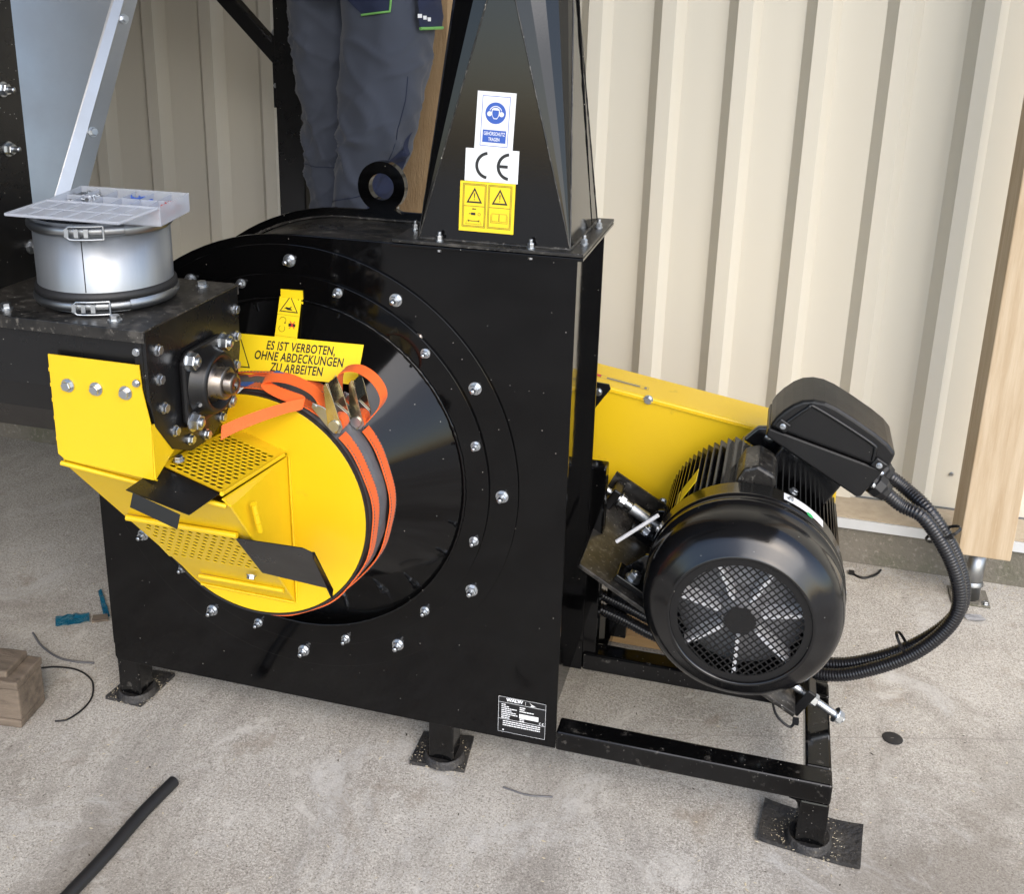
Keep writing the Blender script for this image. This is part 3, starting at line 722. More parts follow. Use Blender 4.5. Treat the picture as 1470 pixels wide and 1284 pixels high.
b = MB(); S.frame(b, 0.0,0.0,0.115,0.020,0.0008,0.0004); S.rect(b, 0.015,0.006,0.095,0.0135,0.0004); S.rect(b, 0.105,0.004,0.111,0.016,0.0004); b.build('guard_print', 'grey_print', gd)
b = MB(); S.rect(b, -0.016,0.006,0.0,0.02,0.0005); b.build('guard_print_red', 'red_print', gd)

# ---- motor (axis along Y, rolled 30 degrees)
TT = R(30); MXc, MZc = 1.355, 0.496
UD, VD, YD = V(math.cos(TT),0,-math.sin(TT)), V(math.sin(TT),0,math.cos(TT)), V(0,1,0)
def mp(u, y, v): return V(MXc,0,MZc)+UD*u+VD*v+YD*y
def mbox(b, u0, y0, v0, u1, y1, v1): return b.obox(mp((u0+u1)/2,(y0+y1)/2,(v0+v1)/2), UD*(u1-u0)/2, YD*(y1-y0)/2, VD*(v1-v0)/2)
def mprism(b, pts, y0, y1): return b.prism([mp(u,y0,v) for u, v in pts], YD*(y1-y0))
b = MB(); b.lathe([(0.10,0.0),(0.10,0.150),(0.40,0.150),(0.44,0.140),(0.455,0.11),(0.455,0.03),(0.495,0.03),(0.495,0.0)], (MXc,0,MZc), (0,1,0), 72)
motor = b.build('motor', 'motor_paint', mill, label='black electric motor with finned body')
# fan cover: dished cowl
prof = [(-0.0225,0.1265),(-0.027,0.1275),(-0.0285,0.1305),(-0.026,0.134),(-0.0215,0.140),(-0.014,0.1545),(-0.003,0.1690),(0.012,0.1795),(0.032,0.1850),(0.050,0.1862),(0.086,0.1862),(0.088,0.1888),(0.098,0.1888),(0.100,0.1866),(0.116,0.1866),(0.118,0.1890),(0.126,0.1890),(0.128,0.1868),(0.174,0.1868),(0.174,0.183),(0.05,0.182),(0.0,0.165)]
b = MB(); b.lathe(prof, (MXc,0,MZc), (0,1,0), 96); cowl = b.build('fan_cover', 'motor_paint', motor, label='dished black fan cover')
b = MB()
# diamond mesh grille: two sets of slanting wires cut to the circle
gr, pit_, ww, gy = 0.1270, 0.0104, 0.0021, -0.0215
for sgn in (1, -1):
    d = V(math.cos(R(45)),0,math.sin(R(45))*sgn); nrm = V(-d.z,0,d.x)
    k = -12.5
    while k <= 12.5:
        off = k*pit_; h = math.sqrt(max(0, gr*gr-off*off))
        if h > 0.01: b.obox(V(MXc,gy+0.0004*sgn,MZc)+nrm*off, d*h, YD*0.0012, nrm*ww/2)
        k += 1
b.lathe([(-0.0235,0.1135),(-0.0235,0.128),(-0.0195,0.128),(-0.0195,0.1135),(-0.0235,0.1135)], (MXc,0,MZc), (0,1,0), 72, smooth=False)
hx = [(MXc+0.030*math.cos(R(60*k)), -0.0232, MZc+0.030*math.sin(R(60*k))) for k in range(6)]
b.prism(hx, (0,0.003,0))
b.build('fan_grille', 'black_satin', motor)
b = MB(); b.lathe([(0.030,0.0),(0.030,0.118),(0.034,0.118)], (MXc,0,MZc), (0,1,0), 48); b.lathe([(0.030,0.045),(-0.004,0.036),(-0.004,0.0)], (MXc,0,MZc), (0,1,0), 32)
b.build('fan_wheel', 'fan_grey', motor)
for k in range(7):
    a = R(k*360/7+12); d = V(math.cos(a),0,math.sin(a)); nn = V(-d.z,0,d.x)
    b = MB(); b.obox(V(MXc,0.008,MZc)+d*0.080, d*0.042, YD*0.020, nn*0.0035); b.build('fan_blade', 'fan_blade', motor)
b = MB(); b.lathe([(0.055,0.0),(0.055,0.183),(0.10,0.183)], (MXc,0,MZc), (0,1,0), 48); b.build('cover_back', 'black_plastic', motor)
# cooling fins: upright fins above and below, level fins at the sides
b = MB(); RF, RI = 0.181, 0.140
k = -9
for i in range(-10, 11):
    t = i*0.0128
    if abs(t) < 0.137:
        hi = math.sqrt(RF*RF-t*t)*1.0; lo = max(0.05, math.sqrt(max(0, RI*RI-t*t)))
        if hi-lo > 0.008:
            skip = (abs(t) < 0.05)
            mprism(b, [(t-0.0018,lo),(t+0.0018,lo),(t+0.0012,hi),(t-0.0012,hi)], 0.180, 0.425)
            if abs(t) > 0.085: mprism(b, [(t-0.0018,-lo),(t+0.0018,-lo),(t+0.0012,-hi),(t-0.0012,-hi)], 0.180, 0.425)
            mprism(b, [(lo,t-0.0018),(lo,t+0.0018),(hi,t+0.0012),(hi,t-0.0012)], 0.180, 0.425)
            mprism(b, [(-lo,t-0.0018),(-lo,t+0.0018),(-hi,t+0.0012),(-hi,t-0.0012)], 0.180, 0.425)
b.build('cooling_fins', 'motor_paint', motor)
# lifting lug pad and pads on top left of the terminal box
b = MB(); mprism(b, [(-0.118,0.13),(-0.060,0.13),(-0.052,0.175),(-0.066,0.192),(-0.104,0.190),(-0.122,0.168)], 0.190, 0.305)
b.build('lug_pad', 'black_dusty', motor, bevel=0.006)
b = MB(); mprism(b, [(-0.130,0.165),(-0.050,0.165),(-0.058,0.205),(-0.075,0.218),(-0.105,0.218),(-0.122,0.205)], 0.335, 0.352); b.build('lifting_lug', 'motor_paint', motor, bevel=0.004)
b = MB(); b.lathe([(0,0.0),(0.002,0.010),(0.0,0.0105)], mp(-0.09,0.335,0.200), (0,-1,0), 20); b.build('lug_hole', 'zinc', motor)
for (u, y, v) in [(-0.018,0.200,0.181)]:
    bolt(motor, 'small_head', mp(u,y,v), VD)
# side lug on the right
b = MB(); mprism(b, [(0.165,-0.035),(0.205,-0.055),(0.212,-0.075),(0.205,-0.10),(0.178,-0.105),(0.178,-0.088),(0.192,-0.082),(0.195,-0.072),(0.186,-0.06),(0.16,-0.05)], 0.30, 0.330); b.build('lifting_lug', 'motor_paint', motor, bevel=0.003)
for ang in (-8, 62, 97, 172, 262):
    a = R(ang); d = UD*math.sin(a)+VD*math.cos(a)
    bolt(motor, 'tiny_head', V(MXc,0.150,MZc)+d*0.1868, d, 'screw')
# label strips on the cover rim
def rim_label(a0, a1, y0, y1, r, mt, name, lab=None):
    b = MB(); vs = []; n = 20
    for k in range(n+1):
        a = R(a0+(a1-a0)*k/n); c = V(MXc,0,MZc)+(UD*math.sin(a)+VD*math.cos(a))*r
        vs += [c+YD*y0, c+YD*y1]
    b.add(vs, [(2*k,2*k+1,2*k+3,2*k+2) for k in range(n)]); return b.build(name, mt, motor, label=lab)
rim_label(-12, 16, 0.139, 0.168, 0.1873, 'white_print', 'rim_label', 'blank white strip label on the motor rim')
b = MB(); b.lathe([(0,0.0),(0.0006,0.0075)], V(MXc,0.134,MZc)+(UD*math.sin(R(5))+VD*math.cos(R(5)))*0.1880, UD*math.sin(R(5))+VD*math.cos(R(5)), 18); b.build('green_dot', 'green_print', motor)
b = MB(); mprism(b, [(-0.1775,0.012),(-0.1775,0.085),(-0.1785,0.085),(-0.1785,0.012)], 0.20, 0.26)
o = b.build('motor_rating_plate', 'yellow_print', motor, label='small yellow plate on the motor fins')
# feet
for u0, u1 in ((-0.195,-0.105),(0.105,0.195)):
    for y0, y1 in ((0.150,0.205),(0.36,0.415)):
        b = MB(); mprism(b, [(u0,-0.18),(u1,-0.18),(u1,-0.165),(u0,-0.165)], y0, y1)
        if u0 < 0: mprism(b, [(u0+0.012,-0.1645),(u1,-0.1645),(u1+0.02,-0.09),(u1-0.005,-0.075),(u0+0.03,-0.115)], y1-0.010, y1)
        else: mprism(b, [(u0,-0.1645),(u1-0.012,-0.1645),(u1-0.03,-0.115),(u0+0.005,-0.075),(u0-0.02,-0.09)], y1-0.010, y1)
        b.build('motor_foot', 'motor_paint', motor, bevel=0.002)
        bolt(motor, 'big_head', mp(u0+0.035 if u0 < 0 else u1-0.035, y0+0.022, -0.165), VD)
# terminal box: base, lid, pedestal
b = MB(); mprism(b, [(-0.070,0.145),(0.070,0.145),(0.070,0.221),(-0.070,0.221)], 0.285, 0.405); b.build('box_pedestal', 'motor_paint', motor, bevel=0.004)
Y0b, Y1b = 0.270, 0.415
b = MB(); mprism(b, [(-0.113,0.222),(0.101,0.222),(0.108,0.228),(0.108,0.300),(-0.118,0.240)], Y0b, Y1b); b.build('terminal_box', 'black_cast', motor, bevel=0.004, seg=3, label='black terminal box body')
b = MB(); mprism(b, [(-0.119,0.2425),(0.1085,0.3025),(0.110,0.318),(0.104,0.342),(0.080,0.350),(0.050,0.353),(0.0,0.354),(-0.040,0.353),(-0.064,0.349),(-0.084,0.340),(-0.100,0.326),(-0.110,0.308),(-0.117,0.285),(-0.120,0.265)], Y0b-0.001, Y1b+0.001); b.build('terminal_box_lid', 'black_cast', motor, bevel=0.007, seg=3, label='rounded black terminal box lid')
# raised rib on the lid front
b = MB(); q = [mp(u, Y0b-0.0015, v) for u, v in [(-0.100,0.262),(-0.084,0.318),(-0.070,0.330),(0.052,0.333),(0.068,0.325),(0.078,0.305)]]; b.tube(catmull(q,5), 0.004, 8); b.build('lid_rib', 'black_cast', motor)
for u, v in ((-0.100,0.262),(0.092,0.306)):
    b = MB(); b.obox(mp(u,Y0b-0.004,v), UD*0.013, YD*0.003, VD*0.011); b.build('screw_boss', 'black_cast', motor, bevel=0.003)
    bolt(motor, 'tiny_head', mp(u,Y0b-0.007,v), (0,-1,0), 'screw')
for v, y in ((0.288,0.285),(0.262,0.272)): bolt(motor, 'tiny_head', mp(0.109,y,v), UD, 'screw')
GL = []
for y, v in ((0.305,0.258),(0.365,0.272)):
    b = MB(); b.lathe([(0,0.0205),(0.010,0.0205),(0.010,0.0235),(0.012,0.0245),(0.028,0.0245),(0.034,0.0215),(0.044,0.0195),(0.046,0.0145),(0.046,0.0)], mp(0.108,y,v), (UD+V(0,0,-0.15)).normalized(), 8, smooth=False)
    b.build('cable_gland', 'black_plastic', motor, bevel=0.0015); GL.append(mp(0.108,y,v)+(UD+V(0,0,-0.15)).normalized()*0.040)
# tilting base under the motor
b = MB(); mprism(b, [(-0.272,-0.190),(0.250,-0.190),(0.250,-0.1805),(-0.272,-0.1805)], 0.125, 0.455); base = b.build('motor_base', 'black_dusty', mill, bevel=0.0015, label='tilted black motor base plate')
b = MB(); mprism(b, [(-0.280,-0.190),(0.05,-0.190),(0.05,-0.150),(-0.02,-0.118),(-0.285,-0.118)], 0.4555, 0.4615); b.build('base_upright', 'black_dusty', base)
for u, y, v in ((0.262,0.19,-0.165),(-0.262,0.425,-0.155)):
    b = MB(); mbox(b, u-0.010,y-0.028,-0.205,u+0.010,y+0.028,v+0.026); b.build('adjuster_block', 'black_satin', base, bevel=0.003)
for u0, u1, y, v in ((0.150,0.335,0.19,-0.165),(-0.355,-0.188,0.425,-0.155)):
    b = MB(); n = 60; q = [mp(u0+(u1-u0)*k/n, y, v) for k in range(n+1)]
    b.tube(q, 0.0085, 14, radii=[0.0085 if k % 2 else 0.0079 for k in range(n+1)])
    rod = b.build('adjuster_rod', 'zinc', base)
    bolt(base, 'big_head', mp(u1 if u1 > 0 else u0, y, v), UD if u1 > 0 else -UD, 'adjuster_nut'); bolt(base, 'big_head', mp((0.274 if u1 > 0 else -0.246), y, v), UD, 'adjuster_nut')
b = MB(); b.tube([mp(-0.215,0.41,-0.15), mp(-0.095,0.41,-0.15)], 0.014, 18); b.build('spacer_tube', 'zinc', base)
for y in (0.305, 0.43):
    b = MB(); b.bar(mp(-0.40,y,-0.213), mp(0.300,y,-0.213), 0.040, 0.040, up=VD); b.build('inclined_rail', 'black_gloss', mill, bevel=0.004)
b = MB(); b.box((W+0.03,0.41,0.131),(W+0.08,0.45,0.40)); b.build('rear_strut', 'black_gloss', mill, bevel=0.003)
b = MB(); b.box((XL-0.05,DH+0.051,ZB+0.001),(XL-0.001,0.45,ZB+0.040)); b.build('rear_bracing', 'black_gloss', mill, bevel=0.003)
b = MB(); b.box((W,DH+0.051,ZB+0.001),(W+0.05,0.45,ZB+0.040)); b.build('rear_bracing', 'black_gloss', mill, bevel=0.003)
bolt(base, 'small_head', mp(-0.19,0.16,-0.190), -VD); bolt(base, 'small_head', mp(0.15,0.14,-0.190), -VD)
# thin earth lead
b = MB(); b.tube([(1.1027,0.12,0.5414),(1.1811,0.12,0.6126)], 0.0042, 8); b.build('earth_lead', 'plate_silver', base)

# ================================================================== screw conveyor with its yellow inlet chute
conv = thing('screw_conveyor', (0.2,-0.34,0.86), 'black screw conveyor trough with yellow chute bolted to its end', 'conveyor')
YT0, YT1, ZTT, XE = -0.480, -0.200, 1.0935, 0.468
YM = (YT0+YT1)/2
def usect(k=0.0, top=ZTT):
    h = (YT1-YT0)/2-k
    return [(YM-h,top),(YM-h,0.985),(YM-h*0.93,0.940),(YM-h*0.62,0.885),(YM-h*0.25,0.8600+k),(YM+h*0.22,0.8580+k),(YM+h*0.58,0.878),(YM+h*0.90,0.932),(YM+h,0.985),(YM+h,top)]
b = MB(); pr = usect(0.010, ZTT-0.004); vs = []
for x in (-1.25, XE-0.0065):
    for y, z in pr: vs.append((x,y,z))
n = len(pr); b.add(vs, [(k,k+1,n+k+1,n+k) for k in range(n-1)]+[tuple(range(n))])
o = b.build('trough', 'black_satin', conv, label='black sheet metal trough')
b = MB(); b.prism([(XE-0.006,y,z) for y, z in usect(0.0)], (0.006,0,0)); b.build('end_plate', 'black_satin', conv, bevel=0.001, label='black end plate of the trough')
b = MB(); b.box((-1.25,YT0-0.002,ZTT),(XE+0.0005,YT1+0.002,ZTT+0.003)); b.box((-1.25,YT0-0.004,ZTT-0.016),(XE+0.0005,YT0-0.002,ZTT+0.003)); b.box((-1.25,YT1+0.002,ZTT-0.016),(XE+0.0005,YT1+0.004,ZTT+0.003))
b.build('trough_lid', 'black_dusty', conv, bevel=0.001, label='dusty black lid of the trough')
b = MB(); b.box((XE-0.020,YT0+0.0005,0.985),(XE-0.0065,YT0+0.0065,ZTT-0.017)); b.build('end_flange', 'black_satin', conv)
for (x, y) in [(0.2035,-0.449),(0.3985,-0.450),(0.4185,-0.231),(0.0,-0.449),(-0.2,-0.449)]: bolt(conv, 'lid_head', (x,y,ZTT+0.003), (0,0,1))
for (y, z) in [(-0.452,1.058),(-0.453,1.011),(-0.446,0.962),(-0.421,0.914),(-0.379,0.882),(-0.330,0.871),(-0.278,0.882),(-0.222,0.958),(-0.215,1.008),(-0.215,1.056)]: bolt(conv, 'small_head', (XE,y,z), (1,0,0))
bolt(conv, 'tiny_head', (0.452,YT0+0.0005,1.062), (0,-1,0)); bolt(conv, 'tiny_head', (0.452,YT0-0.006,1.015), (0,-1,0))
# flange bearing
BY, BZ = -0.333, 0.968
b = MB(); h = 0.066; c = 0.016
sq = [(BY-h+c,BZ-h),(BY+h-c,BZ-h),(BY+h,BZ-h+c),(BY+h,BZ+h-c),(BY+h-c,BZ+h),(BY-h+c,BZ+h),(BY-h,BZ+h-c),(BY-h,BZ-h+c)]
b.prism([(XE+0.0005,y,z) for y, z in sq], (0.011,0,0)); brg = b.build('flange_bearing', 'black_cast', conv, bevel=0.004, seg=3, label='square black flange bearing')
b = MB(); b.lathe([(0.010,0.060),(0.018,0.055),(0.031,0.0515),(0.036,0.0490),(0.036,0.0425),(0.023,0.0405),(0.021,0.034)], (XE,BY,BZ), (1,0,0), 48); b.build('bearing_housing', 'black_cast', brg)
b = MB(); b.lathe([(0.020,0.0400),(0.021,0.0345),(0.028,0.0335),(0.030,0.0270),(0.047,0.0270),(0.049,0.0250),(0.049,0.0182)], (XE,BY,BZ), (1,0,0), 40); b.build('bearing_ring', 'bare_steel', brg)
b = MB(); b.lathe([(0.02,0.0180),(0.060,0.0180),(0.062,0.0165),(0.062,0.004),(0.054,0.0035),(0.054,0.0)], (XE,BY,BZ), (1,0,0), 32); b.build('shaft', 'bare_steel', brg)
b = MB(); b.lathe([(0,0.0),(0.0005,0.003)], (XE+0.043,BY-0.0235,BZ-0.012), (0.2,-0.9,-0.4), 10); b.build('set_screw', 'black_print', brg)
b = MB(); b.tube([(XE+0.018,BY-0.047,BZ-0.020),(XE+0.027,BY-0.052,BZ-0.021)], 0.0035, 8); b.build('grease_nipple', 'zinc', brg)
for sy in (-1, 1):
    for sz in (-1, 1):
        bolt(brg, 'big_head', (XE+0.0115,BY+sy*0.0515,BZ+sz*0.0515), (1,0,0))
        b = MB(); b.bar((XE+0.014,BY+sy*0.030,BZ+sz*0.031),(XE+0.014,BY+sy*0.048,BZ+sz*0.050), 0.007, 0.010, up=(1,0,0)); b.build('web', 'black_cast', brg)

# ---- chute
YD_ = -0.187
def sheet(b, pts, t=0.0025, n=None):
    pts = [Vector(q) for q in pts]
    nn = Vector(n) if n else (pts[1]-pts[0]).cross(pts[2]-pts[0]).normalized()
    return b.prism(pts, nn*t)
b = MB(); b.prism([(0.2985,YT0-0.0035,1.043),(0.4560,YT0-0.0035,1.0425),(0.4580,YT0-0.0035,1.003),(0.4685,YT0-0.0035,0.946),(0.4655,YT0-0.0035,0.856),(0.310,YT0-0.0035,0.8685),(0.2975,YT0-0.0035,0.8775)], (0,0.003,0))
ch = b.build('chute_plate', 'yellow', conv, bevel=0.0006, label='flat yellow plate bolted to the trough side')
# small burr steps along the cut left edge
for z in (0.900,0.935,0.965,0.99,1.015):
    b = MB(); b.box((0.2970,YT0-0.0034,z),(0.2984,YT0-0.0006,z+0.006)); b.build('edge_tab', 'yellow', ch)
for x in (0.3300,0.3795,0.4305): bolt(conv, 'lid_head', (x,YT0-0.0035,0.9962), (0,-1,0))
A, Bq, Cq, Dq = V(0.300,-0.475,0.858), V(0.568,-0.434,0.804), V(0.548,YD_-0.001,0.484), V(0.352,YD_-0.001,0.488)
b = MB()
sheet(b, [A, Bq, Cq, Dq])                                                     # sloping front
b.build('chute_front', 'yellow', conv)
b = MB()
NL, NR, FR_, FL_ = V(0.448,-0.438,0.857), V(0.552,-0.438,0.8245), V(0.541,YD_-0.001,0.787), V(0.415,YD_-0.001,0.829)
sheet(b, [Bq, V(0.556,-0.438,0.818), FR_+V(0.003,0,-0.006), Cq+V(0.0006,0,0)])
b.build('chute_right_side', 'yellow', conv)
b = MB(); sheet(b, [A, Dq, V(0.345,YD_-0.001,0.83), V(0.30,-0.2,0.90), V(0.299,-0.475,0.90)]); b.build('chute_left_side', 'yellow', conv)
b = MB(); sheet(b, [V(0.310,YT0-0.001,0.8685), V(0.4655,YT0-0.001,0.856), V(0.47,-0.447,0.826), V(0.304,-0.4735,0.861)]); sheet(b, [V(0.4655,YT0-0.001,0.946), V(0.4655,YT0-0.001,0.856), NL+V(-0.002,0,0), FL_+V(0,0,0.0), V(0.44,YD_-0.002,0.90), V(0.455,-0.3,0.93)]); b.build('chute_shoulder', 'yellow', conv)
b = MB(); b.tube([A+V(-0.002,-0.004,0.002), A.lerp(Bq,0.46)+V(0,-0.004,0.002)], 0.0042, 8); b.build('front_lip', 'yellow', conv)
b = MB(); b.tube([A.lerp(Bq,0.80)+V(0,-0.004,0.0), Bq+V(-0.006,-0.004,0.001)], 0.0042, 8); b.build('front_lip', 'yellow', conv)
def perforated(o, ex, ey, nx, ny, hole, th, mx=0.5, seg=10, skip=0):
    """perforated sheet: rows of round holes, every other row shifted half a pitch"""
    o, ex, ey = Vector(o), Vector(ex), Vector(ey); nrm = ex.cross(ey).normalized()
    lx, ly = ex.length, ey.length; px, py = lx/(nx+1.0), ly/(ny+mx*2)
    dx, dy = ex.normalized(), ey.normalized(); b = MB(); m_ = mx*py
    def P_(x, y, h): return o+dx*x+dy*y+nrm*h
    def quad(x0, y0, x1, y1):
        for h in (0, -th): b.add([P_(x0,y0,h),P_(x1,y0,h),P_(x1,y1,h),P_(x0,y1,h)], [(0,1,2,3)])
    quad(0,0,lx,m_); quad(0,ly-m_,lx,ly)
    for j in range(ny):
        y0 = m_+j*py; y1 = y0+py; xs = 0.25*px if j % 2 else 0.75*px
        quad(0,y0,xs,y1); quad(xs+nx*px,y0,lx,y1)
        for i in range(nx):
            x0 = xs+i*px; x1 = x0+px; cx, cy = (x0+x1)/2, (y0+y1)/2
            sqp, cir = [], []
            for k in range(seg):
                a = 2*math.pi*k/seg+math.pi/seg; c, s_ = math.cos(a), math.sin(a)
                f = min(px/2/abs(c) if abs(c) > 1e-6 else 9, py/2/abs(s_) if abs(s_) > 1e-6 else 9)
                sqp.append((cx+c*f, cy+s_*f)); cir.append((cx+c*hole, cy+s_*hole))
            for h in (0, -th):
                vs = [P_(x,y,h) for x, y in sqp]+[P_(x,y,h) for x, y in cir]
                b.add(vs, [(k,(k+1) % seg,seg+(k+1) % seg,seg+k) for k in range(seg)])
                # corners of the cell
                for (qx, qy) in ((x0,y0),(x1,y0),(x1,y1),(x0,y1)):
                    near = sorted(range(seg), key=lambda k: (sqp[k][0]-qx)**2+(sqp[k][1]-qy)**2)[:2]
                    b.add([P_(qx,qy,h), P_(*sqp[near[0]],h), P_(*sqp[near[1]],h)], [(0,1,2)])
            b.add([P_(x,y,0) for x, y in cir]+[P_(x,y,-th) for x, y in cir], [(k,(k+1) % seg,seg+(k+1) % seg,seg+k) for k in range(seg)])
    return b
off = V(0.0015,0,0.0045)
ul = 0.012
b = perforated(NL+off, NR-NL, (FR_-NR)*0.86, 8, 15, 0.0055, 0.0015)
up_p = b.build('perforated_panel', 'yellow', conv, label='yellow perforated panel under the bearing')
e1 = (NR-NL).normalized()
b = MB(); sheet(b, [FL_, FR_, FR_+V(0.003,0,-0.004), FL_+V(0,0,-0.004)]); sheet(b, [NR+(FR_-NR)*0.86+off*0.2, FR_, FL_, NL+(FR_-NR)*0.86+off*0.2]); b.build('chute_top', 'yellow', conv)
b = MB(); b.tube([NR+V(0.004,-0.002,0.002), NR+(FR_-NR)*0.92+V(0.004,0,0.002)], 0.0038, 8); b.build('panel_edge', 'yellow', conv)
# upper slide plate (black), drawn out towards the viewer
s0, s1 = NL+V(0.002,0.004,0.0015), NR+V(0.0,0.004,0.0015)
ext = V(-0.006,-0.090,-0.002)
b = MB(); sheet(b, [s0, s1, s1+ext+V(-0.004,0.012,0), s0+ext], 0.002); sl = b.build('slide_plate', 'black_satin', conv, bevel=0.0006, label='black slide plate of the upper panel')
b = MB(); a0 = s0+ext+e1*0.012; a1 = s0+ext+e1*0.094
sheet(b, [a0, a1, a1+V(-0.003,-0.006,-0.022), a0+V(-0.003,-0.006,-0.022)], 0.002); b.build('slide_lip', 'black_satin', sl, bevel=0.0006)
bolt(conv, 'small_head', NL+(NR-NL)*0.20+V(0,0.022,0.010), (0,-0.1,1))
# lower perforated panel on the sloping front, proud of it
nf = (Bq-A).cross(Dq-A).normalized()
if nf.y > 0: nf = -nf
def onA(x, z):
    t = (0.858-z)/(0.858-0.484); return V(x, -0.475+t*(0.475+YD_), z)
b = MB(); sheet(b, [onA(0.348,0.600)+nf*0.0028, onA(0.534,0.600)+nf*0.0028, onA(0.534,0.714)+nf*0.0028, onA(0.345,0.714)+nf*0.0028], 0.0006, n=tuple(nf)); b.build('opening_shade_sheet', 'black_satin', conv)  # black sheet standing in for the shade behind the lower holes
b = MB(); sheet(b, [NL+(FR_-NR)*0.02+V(0.002,0,-0.004), NR+(FR_-NR)*0.02+V(-0.002,0,-0.004), NR+(FR_-NR)*0.85+V(-0.002,0,-0.004), NL+(FR_-NR)*0.85+V(0.002,0,-0.004)], 0.0006); b.build('opening_shade_sheet', 'black_satin', conv)  # upper panel: black sheet in place of shade under its holes
p00, p10, p01 = onA(0.352,0.600), onA(0.536,0.600), onA(0.340,0.718)
q0 = onA(0.340,0.712)+nf*0.006
b = perforated(onA(0.346,0.598)+nf*0.006, V(0.190,0,0), onA(0.346,0.716)-onA(0.346,0.598), 11, 9, 0.0050, 0.0015)
b.build('perforated_panel', 'yellow', conv, label='yellow perforated panel on the lower slope')
b = MB(); b.tube([onA(0.333,0.721)+nf*0.006, onA(0.541,0.721)+nf*0.006], 0.0055, 8); b.build('panel_edge', 'yellow', conv)
# lower slide plate, drawn out to the right
b = MB(); c4 = [onA(0.537,0.718), onA(0.660,0.722), onA(0.672,0.712), onA(0.678,0.714), onA(0.664,0.585), onA(0.536,0.604)]
sheet(b, [c+nf*0.008 for c in c4], 0.002, n=tuple(nf)); sl = b.build('slide_plate', 'black_satin', conv, bevel=0.0006, label='black slide plate of the lower panel')
b = MB(); e0, e1_ = onA(0.676,0.712)+nf*0.008, onA(0.664,0.584)+nf*0.008
sheet(b, [e0, e1_, e1_+nf*0.018+V(0.004,0,0), e0+nf*0.012+V(0.004,0,0)], 0.002); b.build('slide_lip', 'black_satin', sl, bevel=0.0006)
bolt(conv, 'small_head', onA(0.503,0.580)+nf*0.006, tuple(nf+V(0,0,-0.6))); b = MB(); b.box((0.495,-0.268,0.587),(0.517,-0.262,0.596)); b.build('clip', 'yellow', conv)
# lower stiffening lip
b = MB(); b.tube([onA(0.372,0.531)+nf*0.004, onA(0.545,0.531)+nf*0.004], 0.0045, 8); b.build('lower_lip', 'yellow', conv)
# hinge on the right side
b = MB()
for z0, z1 in ((0.760,0.779),(0.740,0.759),(0.721,0.739)): b.tube([(0.573,-0.372+(0.779-z1)*0.3,z1),(0.573,-0.372+(0.779-z0)*0.3,z0)], 0.0055, 10)
b.build('hinge', 'yellow', conv)
# round end plate of the chute
b = MB(); b.lathe([(0,0.0),(0,0.2205),(0.005,0.2205),(0.005,0.0)], (AX,YD_+0.004,AZ), (0,-1,0), 128, smooth=False); b.build('round_plate', 'yellow', conv, bevel=0.001, label='round yellow plate closing the inlet')
b = MB(); b.lathe([(0,0.205),(0,0.2245),(0.009,0.2250),(0.009,0.2215),(0.004,0.2210)], (AX,YD_+0.0075,AZ), (0,-1,0), 128, smooth=False); b.build('rubber_edge', 'rubber', conv)
b = MB()
for p0_, p1_ in ((FR_+V(0.006,-0.001,-0.006), Cq+V(0.004,-0.001,0.0)), (Cq+V(0,-0.002,-0.001), Dq+V(0,-0.002,-0.001))):
    q = [p0_.lerp(p1_, i/50) for i in range(51)]; b.tube(q, 0.002, 6, radii=[0.0018+0.0012*rnd.random() for _ in q])
b.build('weld_bead', 'yellow', conv)
# stand under the far end of the trough
b = MB(); b.box((-1.2,-0.46,0.0),(-1.14,-0.40,0.95)); b.box((-1.2,-0.28,0.0),(-1.14,-0.22,0.95)); b.box((-1.2,-0.46,0.86),(-1.14,-0.22,0.92)); b.build('stand', 'black_gloss', conv)

# ================================================================== grey sleeve and ratchet straps
b = MB(); prof = []; NS = 96; vs = []; rows = 9
for i in range(rows):
    y = -0.076-0.103*i/(rows-1)
    for k in range(NS):
        a = 2*math.pi*k/NS
        r = 0.2200+0.010*max(0,(y+0.187)/0.11)+0.0035*math.sin(i*1.9+3*math.sin(a*3))*math.sin(a*9+i)*0.5+0.003*mnoise.noise(V(math.cos(a)*6,math.sin(a)*6,y*60))
        if i in (3,4,5): r += 0.006
        vs.append((AX+r*math.sin(a), y, AZ+r*math.cos(a)))
b.add(vs, [(i*NS+k,i*NS+(k+1) % NS,(i+1)*NS+(k+1) % NS,(i+1)*NS+k) for i in range(rows-1) for k in range(NS)], True)
tag(b.build('flexible_sleeve', 'sleeve_grey', org=(AX,-0.13,AZ)), 'dark grey fabric sleeve around the round yellow inlet plate', 'sleeve')
def ringp(ang, r, y): return V(AX+r*math.sin(R(ang)), y, AZ+r*math.cos(R(ang)))
